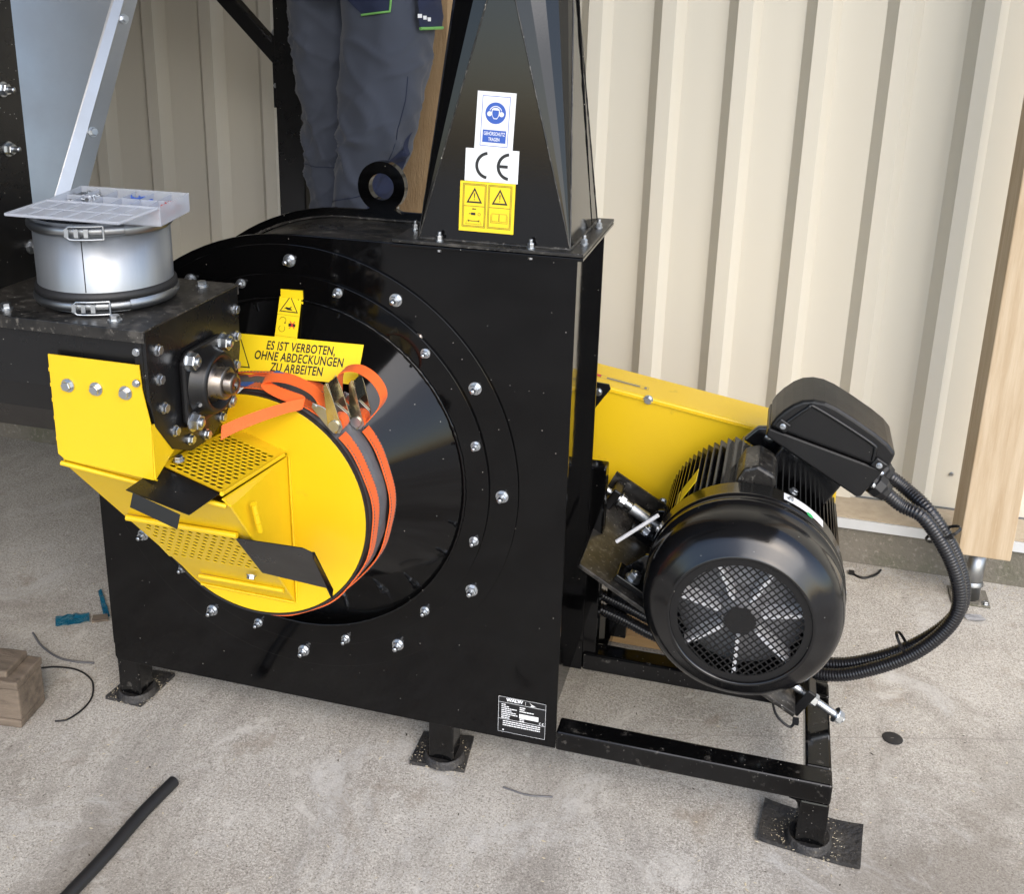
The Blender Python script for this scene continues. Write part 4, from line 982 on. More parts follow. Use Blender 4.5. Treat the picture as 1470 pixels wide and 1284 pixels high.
def strap(yc, label, tail, ra, rl, loop=None, rs_=0.2295):
    t = thing('ratchet_strap', (AX,yc,AZ), label, 'strap', 'orange ratchet straps around the sleeve')
    b = MB(); n = 110; P_, Wd = [], []
    for k in range(n+1):
        a = ra+6+(348)*k/n
        P_.append(ringp(a, rs_+0.0012*math.sin(k*0.7), yc+0.003*math.sin(k*0.13))); Wd.append((0,0.0290,0))
    b.ribbon(P_, Wd, 0.0022); b.build('webbing', 'orange_web', t)
    # stitched edges of the band
    b = MB()
    for k in range(2, 216):
        a = ra+8+344*k/218
        for e_ in (-0.0125, 0.0125):
            c_ = ringp(a, rs_+0.0014+0.0012*math.sin(k*0.35), yc+e_+0.003*math.sin(k*0.065)); t_ = V(math.cos(R(a)),0,-math.sin(R(a)))
            b.obox(c_, t_*0.0018, V(0,0.0006,0), V(math.sin(R(a)),0,math.cos(R(a)))*0.0006)
    o_ = b.build('stitching', 'sleeve_grey', t); o_['kind'] = 'stuff'
    b = MB(); tp = catmull(tail, 8); wd = []
    for i in range(len(tp)): wd.append(V(0.001,0.0235,0.004) if not rl else Vector(rl[0]).lerp(Vector(rl[1]), i/(len(tp)-1)))
    b.ribbon(tp, wd, 0.002); b.build('loose_end', 'orange_web', t)
    if loop:
        b = MB(); lp = catmull(loop, 8); b.ribbon(lp, [V(0.004,0.022,0.006)]*len(lp), 0.002); b.build('loop', 'orange_web', t)
    # ratchet: two side plates, spool, handle
    c = ringp(ra, 0.240, yc); er = (c-V(AX,yc,AZ)).normalized(); et = V(er.z,0,-er.x)   # et = clockwise tangent
    def rp(t_, y_, r_): return c+et*t_+V(0,y_,0)+er*r_
    b = MB()
    for sy in (-1, 1):
        pts = [(-0.052,0.004),(-0.034,0.013),(0.006,0.017),(0.017,0.010),(0.020,-0.002),(0.012,-0.011),(-0.010,-0.010),(-0.048,-0.004)]
        b.prism([rp(q[0], sy*0.0165, q[1]) for q in pts], V(0,0.002*sy,0))
    b.build('ratchet_body', 'zinc', t, bevel=0.0006)
    b = MB()
    hd = (et*-0.80+er*0.60).normalized(); hn = V(hd.z,0,-hd.x)
    for sy in (-1, 1):
        pts = [(0.012,-0.015),(0.018,-0.006),(0.018,0.006),(0.010,0.014),(-0.010,0.013)]
        q = [rp(0.004,sy*0.0200,0.004)+hd*(-0.016)+hn*0.0, rp(0.004,sy*0.0200,0.004)-hn*0.013, rp(0.004,sy*0.0200,0.004)+hd*0.074-hn*0.004, rp(0.004,sy*0.0200,0.004)+hd*0.080+hn*0.003, rp(0.004,sy*0.0200,0.004)+hd*0.055+hn*0.008, rp(0.004,sy*0.0200,0.004)+hn*0.013]
        b.prism(q, V(0,0.002*sy,0))
    b.prism([rp(0.004,-0.019,0.004)+hd*0.040+hn*0.006, rp(0.004,0.019,0.004)+hd*0.040+hn*0.006, rp(0.004,0.019,0.004)+hd*0.078+hn*0.003, rp(0.004,-0.019,0.004)+hd*0.078+hn*0.003], hn*0.002)
    b.build('ratchet_handle', 'zinc_yellow', t, bevel=0.0005)
    b = MB(); b.tube([rp(0.004,-0.024,0.004), rp(0.004,0.024,0.004)], 0.0065, 14)
    for sy in (-1, 1): b.tube([rp(0.004,sy*0.0225,0.004), rp(0.004,sy*0.0255,0.004)], 0.010, 14)
    b.tube([rp(-0.044,-0.020,0.002), rp(-0.044,0.020,0.002)], 0.0035, 10)
    b.build('ratchet_spool', 'zinc', t)
    b = MB(); q = [rp(0.004+0.0115*math.cos(a_), 0, 0.004+0.0115*math.sin(a_)) for a_ in [R(k*30) for k in range(-2, 9)]]; b.ribbon(q, [(0,0.024,0)]*len(q), 0.006); b.build('wound_webbing', 'orange_web', t)
    return t
strap(-0.163, 'front orange ratchet strap with its loose end hanging over the yellow plate',
      [ringp(34,0.247,-0.166), V(0.590,-0.168,0.905), V(0.548,-0.172,0.922), V(0.508,-0.176,0.9225), V(0.500,-0.180,0.9120), V(0.530,-0.185,0.9000), V(0.580,-0.190,0.8895), V(0.560,-0.215,0.8870), V(0.530,-0.255,0.8825), V(0.500,-0.285,0.8730), V(0.482,-0.305,0.8650)],
      41, [V(0.001,0.024,0.004), V(-0.004,0.012,0.021)])
strap(-0.101, 'rear orange ratchet strap with a loose loop standing up',
      [ringp(14,0.2320,-0.106), ringp(4,0.2330,-0.110), ringp(-6,0.2320,-0.112), ringp(-16,0.2315,-0.108)], 46, None,
      loop=[ringp(50,0.250,-0.104), V(0.694,-0.110,0.868), V(0.699,-0.112,0.893), V(0.683,-0.114,0.920), V(0.655,-0.116,0.936), V(0.628,-0.118,0.932), V(0.618,-0.118,0.915), ringp(34,0.250,-0.110)], rs_=0.2375)
t = thing('strap_tag', ringp(-2,0.232,-0.166), 'white and blue strap tag lying on the grey sleeve', 'tag')
b = MB(); q = [ringp(-8+k*1.2, 0.2318, -0.164) for k in range(6)]; b.ribbon(q, [V(0.004,0.020,0.0)]*6, 0.0012); b.build('blue_tag', 'blue_web', t)
b = MB(); b.prism([ringp(-9,0.2305,-0.180), ringp(-3,0.2305,-0.182), ringp(-4,0.226,-0.196), ringp(-9,0.224,-0.196)], (0,0,0.001)); b.build('white_tag', 'white_print', t)
b = MB(); q = catmull([ringp(4,0.233,-0.122), V(0.490,-0.122,0.912), V(0.505,-0.122,0.910), V(0.523,-0.124,0.9035)], 5); b.ribbon(q, [V(0,0.014,0)]*len(q), 0.0015); b.build('blue_loop', 'blue_web', t)

# ================================================================== duct collar on the trough
DX, DY, DZ0 = 0.312, -0.340, ZTT+0.003
du = thing('duct_collar', (DX,DY,DZ0), 'short galvanised duct collar standing on the black trough lid', 'duct')
b = MB(); b.lathe([(0.004,0.1045),(0.142,0.1045),(0.142,0.1025),(0.004,0.1025),(0.004,0.1045)], (DX,DY,DZ0), (0,0,1), 96); b.build('duct_wall', 'galvanised_duct', du)
b = MB(); b.lathe([(0.022,0.1050),(0.022,0.1100),(0.031,0.1090),(0.035,0.1048)], (DX,DY,DZ0), (0,0,1), 96); b.build('rubber_seal', 'rubber', du)
def clamp(z, r, name):
    b = MB(); b.lathe([(z-0.007,r-0.004),(z-0.008,r),(z-0.003,r+0.0035),(z+0.003,r+0.0035),(z+0.008,r),(z+0.007,r-0.004)], (DX,DY,DZ0), (0,0,1), 96)
    o = b.build(name, 'galvanised', du, label='galvanised clamping ring with lever')
    # overlap step and toggle lever
    a0 = -38
    b = MB(); vs = []
    for k in range(15):
        a = R(a0+k*3.2)
        for zz, rr in ((z-0.0085,r+0.001),(z-0.003,r+0.0050),(z+0.003,r+0.0050),(z+0.0085,r+0.001)): vs.append((DX+rr*math.cos(a), DY+rr*math.sin(a), DZ0+zz))
    b.add(vs, [(k*4+j,k*4+j+1,k*4+5+j,k*4+4+j) for k in range(14) for j in range(3)], True); b.build('overlap', 'galvanised', o)
    b = MB()
    for dz in (-0.010, 0.010):
        q = [(DX+(r+0.008)*math.cos(R(a)), DY+(r+0.008)*math.sin(R(a)), DZ0+z+dz*(1 if k else 0.4)) for k, a in enumerate(range(-82,-52,4))]
        b.tube(q, 0.0018, 6)
    e = R(-54); b.tube([(DX+(r+0.008)*math.cos(e), DY+(r+0.008)*math.sin(e), DZ0+z+dz) for dz in (-0.010,0.010)], 0.0018, 6)
    for a in (-80,-73,-66):
        c = V(DX+(r+0.006)*math.cos(R(a)), DY+(r+0.006)*math.sin(R(a)), DZ0+z); rr = V(math.cos(R(a)),math.sin(R(a)),0); tt = V(-rr.y,rr.x,0)
        b.obox(c, rr*0.004, tt*0.0032, V(0,0,0.0065))
    b.build('toggle_lever', 'zinc', o)
clamp(0.014, 0.1085, 'clamping_ring'); clamp(0.131, 0.1085, 'clamping_ring')
b = MB(); b.tube([(DX+0.1046*math.cos(R(-72)), DY+0.1046*math.sin(R(-72)), DZ0+0.036), (DX+0.1046*math.cos(R(-72)), DY+0.1046*math.sin(R(-72)), DZ0+0.122)], 0.0008, 5); b.build('seam', 'rubber', du)
b = MB()
for i in range(-16, 17):
    t_ = i*0.0062; h = math.sqrt(max(0, 0.102**2-t_*t_))
    if h > 0.01:
        b.bar((DX-h,DY+t_,DZ0+0.128),(DX+h,DY+t_,DZ0+0.128), 0.0012, 0.0012); b.bar((DX+t_,DY-h,DZ0+0.1292),(DX+t_,DY+h,DZ0+0.1292), 0.0012, 0.0012)
b.build('wire_mesh', 'black_satin', du)

# ---- organiser box on the collar
ZO = DZ0+0.1432
ob = thing('organiser_box', (0.36,-0.36,ZO), 'open clear plastic organiser box with screws lying on the duct collar', 'box')
OBL, OBR = V(0.2528,-0.3044,ZO), V(0.4462,-0.2984,ZO)      # rear edge
OFL, OFR = V(0.2794,-0.4226,ZO), V(0.4677,-0.4161,ZO)      # front edge
HT = 0.030
ex, ey = (OBR-OBL), (OFL-OBL); zc = V(0,0,1)
b = MB(); sheet(b, [OBL,OBR,OFR,OFL], 0.0015, n=(0,0,1))
for a_, c_ in ((OBL,OBR),(OBR,OFR),(OFR,OFL),(OFL,OBL)):
    inn_ = ((OBL+OFR)/2-(a_+c_)/2); inn_.z = 0; inn_ = inn_.normalized()*0.0016
    b.prism([a_+zc*0.0016,c_+zc*0.0016,c_+zc*HT,a_+zc*HT], inn_)
b.build('tray', 'clear_plastic', ob, bevel=0.0006)
for f in (0.17,0.34,0.51,0.68,0.84):
    b = MB(); a_ = OBL+ex*f; b.prism([a_+ey*0.02+zc*0.002, a_+ey*0.98+zc*0.002, a_+ey*0.98+zc*(HT-0.003), a_+ey*0.02+zc*(HT-0.003)], ex.normalized()*0.0012); b.build('divider', 'clear_plastic', ob)
b = MB(); a_ = OBL+ey*0.5; b.prism([a_+ex*0.02+zc*0.002, a_+ex*0.98+zc*0.002, a_+ex*0.98+zc*(HT-0.003), a_+ex*0.02+zc*(HT-0.003)], ey.normalized()*0.0012); b.build('divider', 'clear_plastic', ob)
L0, L1, L2_, L3 = V(0.180,-0.402,ZO+0.0250), V(0.2815,-0.4265,ZO+0.0265), V(0.4665,-0.4200,ZO+0.0265), V(0.383,-0.401,ZO+0.0185)
L0, L3 = V(0.2690,-0.5040,ZO+0.0190), V(0.4540,-0.5000,ZO+0.0190)
lx, ly = L3-L0, L1-L0
b = MB(); sheet(b, [L0,L3,L2_,L1], 0.0014, n=(0,0,1)); 
for a_, c_ in ((L0,L3),(L3,L2_),(L2_,L1),(L1,L0)): b.tube([a_+zc*0.002,c_+zc*0.002], 0.0026, 6)
for f in (0.17,0.34,0.51,0.68,0.84): b.bar(L0+lx*f+ly*0.06+zc*0.003, L0+lx*f+ly*0.94+zc*0.003, 0.006, 0.002)
b.bar(L0+ly*0.5+lx*0.05+zc*0.003, L0+ly*0.5+lx*0.95+zc*0.003, 0.006, 0.002); b.build('lid', 'clear_plastic', ob, label='open clear lid')
# screws and dowels in the compartments
def scatter(name, mt, f0, f1, g0, g1, n, ln, rad, label):
    b = MB(); 
    for _ in range(n):
        c = OBL+ex*rnd.uniform(f0,f1)+ey*rnd.uniform(g0,g1)+zc*rnd.uniform(0.004,0.020); d = V(rnd.uniform(-1,1),rnd.uniform(-1,1),rnd.uniform(-0.5,0.6)).normalized()*ln/2
        b.tube([c-d,c+d], rad, 5); b.tube([c+d*0.85,c+d], rad*1.9, 6)
    o = b.build(name, mt, org=tuple(OBL+ex*(f0+f1)/2+ey*(g0+g1)/2)); tag(o, label, 'screws', kind='stuff')
scatter('loose_screws', 'zinc', 0.03,0.30,0.10,0.75,75,0.024,0.0017,'small zinc screws heaped in the organiser box')
scatter('loose_plugs', 'red_plug', 0.865,0.95,0.10,0.88,30,0.012,0.0022,'small red wall plugs in the end compartment of the organiser box')
scatter('loose_fittings', 'zinc_yellow', 0.36,0.50,0.55,0.92,8,0.012,0.0024,'few brassy fittings in the middle of the organiser box')
scatter('blue_plugs', 'blue_print', 0.53,0.66,0.06,0.46,10,0.030,0.0022,'blue plugs in the rear compartment of the organiser box')

# ================================================================== hopper at the left
hop = thing('steel_hopper', (-0.2,-0.2,ZTT+0.003), 'tall hopper of black plate and galvanised sheet at the left edge', 'hopper')
b = MB(); b.box((0.112,-0.66,ZTT+0.0035),(0.118,-0.257,3.2)); b.build('black_side', 'black_satin', hop, label='black hopper side plate')
for (y, z) in [(-0.2985,1.417),(-0.3015,1.321),(-0.273,1.150),(-0.3,1.56),(-0.3,1.7)]: bolt(hop, 'flange_nut', (0.118,y,z), (1,0,0))
HN = V(0.9125,-0.3687,0.1772)
def foldp(z): return V(0.0786+(z-1.2212)*0.0440, -0.1434+(z-1.2212)*0.5887, z)
def outp(z): return V(0.1020+(z-1.2259)*0.0340, -0.0833+(z-1.2259)*0.5646, z)
b = MB(); b.prism([(-0.042,-0.5,1.10), foldp(1.10), foldp(2.5), (-0.314,-0.5,2.5)], HN*-0.0015); b.build('galvanised_side', 'galvanised', hop, label='sloping galvanised hopper side sheet')
b = MB(); vs = []
for z in (1.10, 2.5):
    f0, f1 = foldp(z), outp(z); vs += [f0, f0.lerp(f1,0.42)+HN*0.007, f1+HN*0.006, f1-HN*0.004]
b.add(vs, [(0,4,5,1),(1,5,6,2),(2,6,7,3)]); o = b.build('galvanised_flange', 'galvanised', hop, label='bright folded edge of the hopper sheet')
sm = o.modifiers.new('solid', 'SOLIDIFY'); sm.thickness = 0.0015
for z in (1.520,1.319,1.75): bolt(hop, 'small_head', foldp(z).lerp(outp(z),0.62)+HN*0.007, tuple(HN))
b = MB(); b.prism([(-0.9,foldp(1.10).y,1.10),(0.05,foldp(1.10).y,1.10),(0.05,foldp(2.5).y,2.5),(-0.9,foldp(2.5).y,2.5)], (0,0.0015,0)); b.build('galvanised_back', 'galvanised', hop)
b = MB(); b.box((-1.9,-0.66,ZTT+0.0035),(0.1115,-0.654,3.2)); b.build('black_front_blocker', 'black_satin', hop)  # front plate out of view, enlarged to keep sky light off the left wall

# ---- black stand post with brace behind the mill
st = thing('steel_stand', (0.03,0.96,0), 'black square steel post with diagonal brace left of the person', 'stand')
b = MB(); b.box((-0.010,0.92,0.0),(0.070,1.0,2.6)); b.build('post', 'black_satin', st, bevel=0.004)
b = MB(); b.bar((0.010,0.955,1.385),(-0.60,0.955,1.995), 0.042, 0.040, up=(0,1,0)); b.build('brace', 'black_satin', st, bevel=0.003)
b = MB(); b.box((-0.020,0.928,1.27),(-0.0105,0.99,1.47)); b.build('joint_plate', 'black_satin', st, bevel=0.001)
for z in (1.33,1.47): bolt(st, 'small_head', (-0.0115,0.934,z), (0,-1,0))
b = MB(); b.box((-0.05,0.88,0.0),(0.085,1.04,0.008)); b.build('base_plate', 'black_satin', st)
t = thing('white_rail', (0.10,1.0,0), 'narrow white edged rail standing behind the black steel post', 'rail')
b = MB(); b.box((-0.060,1.05,0.0),(-0.030,1.07,1.00)); b.build('rail', 'plate_silver', t)

# ================================================================== person on a low platform behind the mill
pf = thing('work_platform', (0.26,0.80,0), 'low wooden work platform hidden behind the black mill', 'platform')
PZ = 0.70
for k in range(3):
    b = MB(); b.box((0.10,0.680+k*0.098,PZ-0.03),(0.52,0.774+k*0.098,PZ)); b.build('plank', 'timber_board', pf, bevel=0.002)
for x in (0.11, 0.45):
    for y in (0.69, 0.92): b = MB(); b.box((x,y,0.0),(x+0.045,y+0.045,PZ-0.0305)); b.build('leg', 'timber_board', pf)
    b = MB(); b.box((x+0.001,0.736,0.30),(x+0.044,0.919,0.345)); b.build('crosspiece', 'timber_board', pf)

def lerp_tab(tab, z):
    tab = sorted(tab)
    if z <= tab[0][0]: return tab[0][1:]
    for a, c in zip(tab, tab[1:]):
        if z <= c[0]:
            t = (z-a[0])/(c[0]-a[0]); t = t*t*(3-2*t)*0.5+t*0.5
            return tuple(p_+(q_-p_)*t for p_, q_ in zip(a[1:], c[1:]))
    return tab[-1][1:]
# z: x, y, rx, ry of each trouser leg (baggy work trousers)
LEGL = [(0.745,0.180,0.865,0.070,0.076),(0.86,0.178,0.875,0.070,0.078),(1.03,0.178,0.885,0.074,0.080),(1.14,0.176,0.885,0.076,0.082),(1.24,0.174,0.880,0.078,0.086),(1.36,0.166,0.875,0.085,0.092),(1.50,0.164,0.865,0.090,0.100),(1.62,0.178,0.845,0.098,0.110)]
LEGR = [(0.745,0.318,0.765,0.072,0.078),(0.86,0.312,0.768,0.078,0.082),(1.03,0.304,0.77,0.083,0.088),(1.12,0.316,0.765,0.088,0.090),(1.22,0.345,0.755,0.097,0.096),(1.34,0.362,0.765,0.106,0.106),(1.48,0.374,0.780,0.113,0.114),(1.62,0.360,0.80,0.114,0.118)]
def leg_pt(tab, z, a, off=0.0, seed=0):
    x, y, rx, ry = lerp_tab(tab, z)
    ca, sa = math.cos(a), math.sin(a)
    # diagonal pulls, deeper round the knee and at the ankle, and broad sags
    kn = 0.35+0.95*math.exp(-((z-1.20)/0.10)**2)+0.6*math.exp(-((z-1.00)/0.07)**2)+0.45*math.exp(-((z-1.45)/0.07)**2)
    aw = (a+math.pi) % (2*math.pi)-math.pi/2      # seam of the pattern at the far side
    def crease(sl, fz, fa, k):
        nz1 = mnoise.noise(V(aw*fa+seed*3.7+k, (z+sl*aw)*fz, seed+k*2.3)); return max(0.0, 1-abs(nz1)*4.0)**1.6
    f = 0.0115*kn*crease(0.075, 9, 0.6, 0)+0.0075*kn*crease(-0.060, 13, 0.8, 5)-0.006*kn
    f += 0.010*mnoise.noise(V(ca*1.6, sa*1.6+seed, z*6))
    return V(x+(rx+f+off)*ca, y+(ry+f+off)*sa, z)
def leg_mesh(b, tab, seed, z0=0.745, z1=1.60, nz_=150, na=64):
    vs = [leg_pt(tab, z0+(z1-z0)*i/nz_, 2*math.pi*k/na, 0, seed) for i in range(nz_+1) for k in range(na)]
    b.add(vs, [(i*na+k,i*na+(k+1) % na,(i+1)*na+(k+1) % na,(i+1)*na+k) for i in range(nz_) for k in range(na)], True)
def leg_patch(tab, seed, a0, a1, zf0, zf1, off, n=24, m_=24):
    vs = []
    for i in range(n+1):
        for k in range(m_+1):
            a = R(a0+(a1-a0)*k/m_); z = zf0(k/m_)+(zf1(k/m_)-zf0(k/m_))*i/n
            vs.append(leg_pt(tab, z, a, off, seed))
    b = MB(); b.add(vs, [(i*(m_+1)+k,i*(m_+1)+k+1,(i+1)*(m_+1)+k+1,(i+1)*(m_+1)+k) for i in range(n) for k in range(m_)], True); return b
# the body: one continuous skinned figure inside the clothes
me = bpy.data.meshes.new('person')
J = {'pel':(0.27,0.82,1.76,0.11),'sp':(0.27,0.83,1.88,0.115),'ch':(0.27,0.84,2.00,0.125),'nk':(0.27,0.83,2.16,0.055),'hd':(0.27,0.81,2.25,0.085),'tp':(0.27,0.81,2.36,0.075),
     'hl':(0.178,0.85,1.64,0.07),'kl':(0.176,0.88,1.22,0.05),'al':(0.180,0.866,0.80,0.035),'tl':(0.18,0.76,0.745,0.03),
     'hr':(0.366,0.795,1.64,0.07),'kr':(0.335,0.757,1.20,0.05),'ar':(0.318,0.768,0.80,0.035),'tr':(0.325,0.70,0.745,0.03),
     'sl':(0.10,0.84,2.06,0.055),'el':(0.05,0.80,1.82,0.04),'wl':(0.10,0.98,1.90,0.03),'dl':(0.12,1.05,1.96,0.028),
     'sr':(0.44,0.84,2.06,0.055),'er':(0.50,0.82,1.83,0.04),'wr':(0.45,0.98,1.92,0.03),'dr':(0.43,1.05,1.98,0.028)}
names = list(J); idx = {k: i for i, k in enumerate(names)}
ED = [('pel','sp'),('sp','ch'),('ch','nk'),('nk','hd'),('hd','tp'),('pel','hl'),('hl','kl'),('kl','al'),('al','tl'),('pel','hr'),('hr','kr'),('kr','ar'),('ar','tr'),('ch','sl'),('sl','el'),('el','wl'),('wl','dl'),('ch','sr'),('sr','er'),('er','wr'),('wr','dr')]
PO = V(0.26,0.81,PZ)
me.from_pydata([V(*J[k][:3])-PO for k in names], [(idx[a], idx[c]) for a, c in ED], [])
person = bpy.data.objects.new('person', me); col.objects.link(person); person.location = PO; ORG[person.name] = PO
md = person.modifiers.new('skin', 'SKIN')
if not me.skin_vertices: 
    import bmesh as _b
    bm = _b.new(); bm.from_mesh(me); bm.verts.layers.skin.verify(); bm.to_mesh(me); bm.free()
for k in names:
    sv = me.skin_vertices[0].data[idx[k]]; sv.radius = (J[k][3], J[k][3]); sv.use_root = (k == 'pel')
person.modifiers.new('sub', 'SUBSURF').levels = 1
me.materials.append(M['skin'])
tag(person, 'person in grey work trousers with navy pockets standing behind the mill', 'person')
b = MB(); leg_mesh(b, LEGL, 1.3); leg_mesh(b, LEGR, 4.1)
# seat of the trousers joins both legs
vs = []; na = 64
for i in range(16):
    z = 1.580+0.18*i/15; t = i/15
    for k in range(na):
        a = 2*math.pi*k/na; vs.append((0.268+(0.185-0.02*t)*math.cos(a), 0.818+(0.135-0.01*t)*math.sin(a), z))
b.add(vs, [(i*na+k,i*na+(k+1) % na,(i+1)*na+(k+1) % na,(i+1)*na+k) for i in range(15) for k in range(na)], True)
tr = b.build('trousers', 'trouser_grey', person, label='grey work trousers')
leg_patch(LEGR, 4.1, -62, -8, lambda s: 1.01+0.05*s, lambda s: 1.13+0.12*s, 0.0015).build('knee_panel', 'trouser_navy', tr)
pk = leg_patch(LEGR, 4.1, -138, -66, lambda s: 1.585-0.055*min(1,s/0.5) if s < 0.5 else 1.530+0.010*(s-0.5)/0.5, lambda s: 1.60, 0.004).build('thigh_pocket', 'trouser_navy', tr, label='navy pocket with green edge')
b = MB(); q = [leg_pt(LEGR, 1.527+0.010*s/12, R(-102+36*s/12), 0.0055, 4.1) for s in range(13)]+[leg_pt(LEGR, 1.537+0.05*s/6, R(-66+4*s/6), 0.0055, 4.1) for s in range(1,7)]; b.tube(q, 0.0028, 6); b.build('pocket_piping', 'piping_green', pk)
sp_ = leg_patch(LEGR, 4.1, -34, 30, lambda s: 1.500, lambda s: 1.61, 0.018).build('side_pocket', 'trouser_navy', tr, label='navy side pocket with green hem')
b = MB(); q = [leg_pt(LEGR, 1.499, R(-34+64*s/12), 0.018, 4.1) for s in range(13)]; b.tube(q, 0.0042, 6); b.build('pocket_piping', 'piping_green', sp_)
b = MB()
for s in (0,1,2):
    c = leg_pt(LEGR, 1.528-0.004*s, R(-33+7*s), 0.0200, 4.1); b.obox(c, V(0.0045,0.002,0), V(0,0.0006,0), V(0,0,0.0045))
b.build('pocket_print', 'white_print', sp_)
# cross seams on the legs
b = MB(); b.tube([leg_pt(LEGL, 1.135, R(a), 0.0005, 1.3) for a in range(-175, 0, 8)], 0.0011, 5); b.tube([leg_pt(LEGR, 1.085+0.0004*(a+90), R(a), 0.0005, 4.1) for a in range(-175, -50, 6)], 0.0011, 5); b.tube([leg_pt(LEGR, 1.13+0.003*k*k*0.25+0.01*k, R(-42+0.35*k), 0.0005, 4.1) for k in range(0, 14)], 0.0011, 5); b.build('seam', 'trouser_navy', tr)
for x, y in ((0.183,0.81),(0.322,0.735)):
    b = MB(); pts = []
    prof_ = [(-0.06,0.042,0.105),(-0.03,0.048,0.105),(0.02,0.050,0.085),(0.07,0.048,0.060),(0.10,0.030,0.035)]
    vs = []
    for dy, wx, hz in prof_:
        for k in range(12):
            a = math.pi*2*k/12; vs.append((x+wx*math.cos(a), y-dy+0.04, PZ+0.001+max(0, (hz/2)*(1+math.sin(a)))))
    b.add(vs, [(i*12+k,i*12+(k+1) % 12,(i+1)*12+(k+1) % 12,(i+1)*12+k) for i in range(4) for k in range(12)]+[tuple(range(12)), tuple(range(48,60))], True); b.build('boot', 'boot_leather', person)
b = MB(); vs = []
for i, (z, rx, ry) in enumerate([(1.70,0.175,0.125),(1.80,0.180,0.130),(1.95,0.195,0.135),(2.06,0.190,0.12),(2.12,0.10,0.085),(2.15,0.065,0.065)]):
    for k in range(32):
        a = 2*math.pi*k/32; vs.append((0.27+rx*math.cos(a), 0.83+ry*math.sin(a), z))
b.add(vs, [(i*32+k,i*32+(k+1) % 32,(i+1)*32+(k+1) % 32,(i+1)*32+k) for i in range(5) for k in range(32)], True)
for s, e, w_ in ((V(0.10,0.84,2.05),V(0.05,0.80,1.82),V(0.095,0.965,1.895)),(V(0.44,0.84,2.05),V(0.50,0.82,1.83),V(0.452,0.965,1.915))): b.tube(catmull([s,e,w_],6), 0.06, 16, radii=[0.068-0.0016*k for k in range(13)])
b.build('jacket', 'jacket', person)
b = MB(); b.lathe([(0.0,0.090),(0.05,0.094),(0.09,0.075),(0.115,0.03),(0.118,0.0)], (0.27,0.812,2.28), (0,0,1), 24); b.build('hair', 'hair', person)

# ================================================================== conduits
def conduit(pts, r, label):
    c = catmull([Vector(q) for q in pts], 60); 
    # resample evenly
    out = [c[0]]; acc = 0
    for a, d in zip(c, c[1:]):
        seg = (d-a).length
        while acc+seg >= 0.0021:
            t = (0.0021-acc)/seg; a = a.lerp(d, t); out.append(a); seg = (d-a).length; acc = 0
        acc += seg
    rad = [r if (i % 3) else r*0.86 for i in range(len(out))]
    b = MB(); b.tube(out, r, 14, radii=rad)
    o = b.build('corrugated_conduit', 'hose_plastic', org=tuple(out[0])); tag(o, label, 'conduit', 'black corrugated conduits of the motor'); return o
g0, g1 = GL
conduit([g0, g0+V(0.035,0.0,-0.025), V(1.690,0.290,0.600), V(1.748,0.285,0.520), V(1.776,0.285,0.440), V(1.765,0.285,0.375), V(1.712,0.288,0.300), V(1.636,0.295,0.240), V(1.556,0.310,0.197), V(1.45,0.345,0.178), V(1.30,0.370,0.158), V(1.18,0.385,0.168), V(1.08,0.395,0.198), V(0.98,0.40,0.222), V(0.85,0.42,0.24), V(0.72,0.45,0.22)], 0.0145, 'nearer black corrugated conduit curving from the terminal box down under the motor')
conduit([g1, g1+V(0.035,0.0,-0.022), V(1.705,0.320,0.600), V(1.760,0.315,0.520), V(1.787,0.315,0.441), V(1.776,0.315,0.375), V(1.720,0.319,0.304), V(1.642,0.325,0.246), V(1.558,0.340,0.205), V(1.45,0.375,0.186), V(1.30,0.395,0.180), V(1.18,0.408,0.190), V(1.08,0.418,0.220), V(0.98,0.425,0.246), V(0.85,0.445,0.26), V(0.72,0.475,0.24)], 0.0145, 'rear black corrugated conduit running behind the other one')
def tie(name, pts, r, label, group=None):
    b = MB(); b.tube(catmull(pts, 6), r, 6); h = Vector(pts[-1]); b.obox(h, V(r*2.2,0,0), V(0,r*2.2,0), V(0,0,r*1.8)); o = b.build(name, 'black_plastic', org=tuple(pts[0])); tag(o, label, 'cable tie', group); return o
def tie_round(c, d, rx, ry, label):
    c, d = Vector(c), Vector(d).normalized(); x = d.cross(V(0,1,0.5)).normalized(); y = d.cross(x); b = MB()
    q = [c+x*(rx*math.cos(R(a)))+y*(ry*math.sin(R(a))) for a in range(0, 361, 20)]; b.ribbon(q, [d*0.006]*len(q), 0.0014)
    b.obox(q[3]+ (q[3]-c).normalized()*0.003, x*0.004, y*0.004, d*0.004); tag(b.build('cable_tie', 'black_plastic', org=tuple(c)), label, 'cable tie', 'ties around the conduits')
tie_round((1.729,0.303,0.568), (0.6,0,-0.75), 0.038, 0.020, 'upper cable tie binding both conduits beside the motor')
tie_round((1.688,0.306,0.304), (-0.8,0.1,-0.45), 0.036, 0.020, 'lower cable tie binding both conduits on their way back')

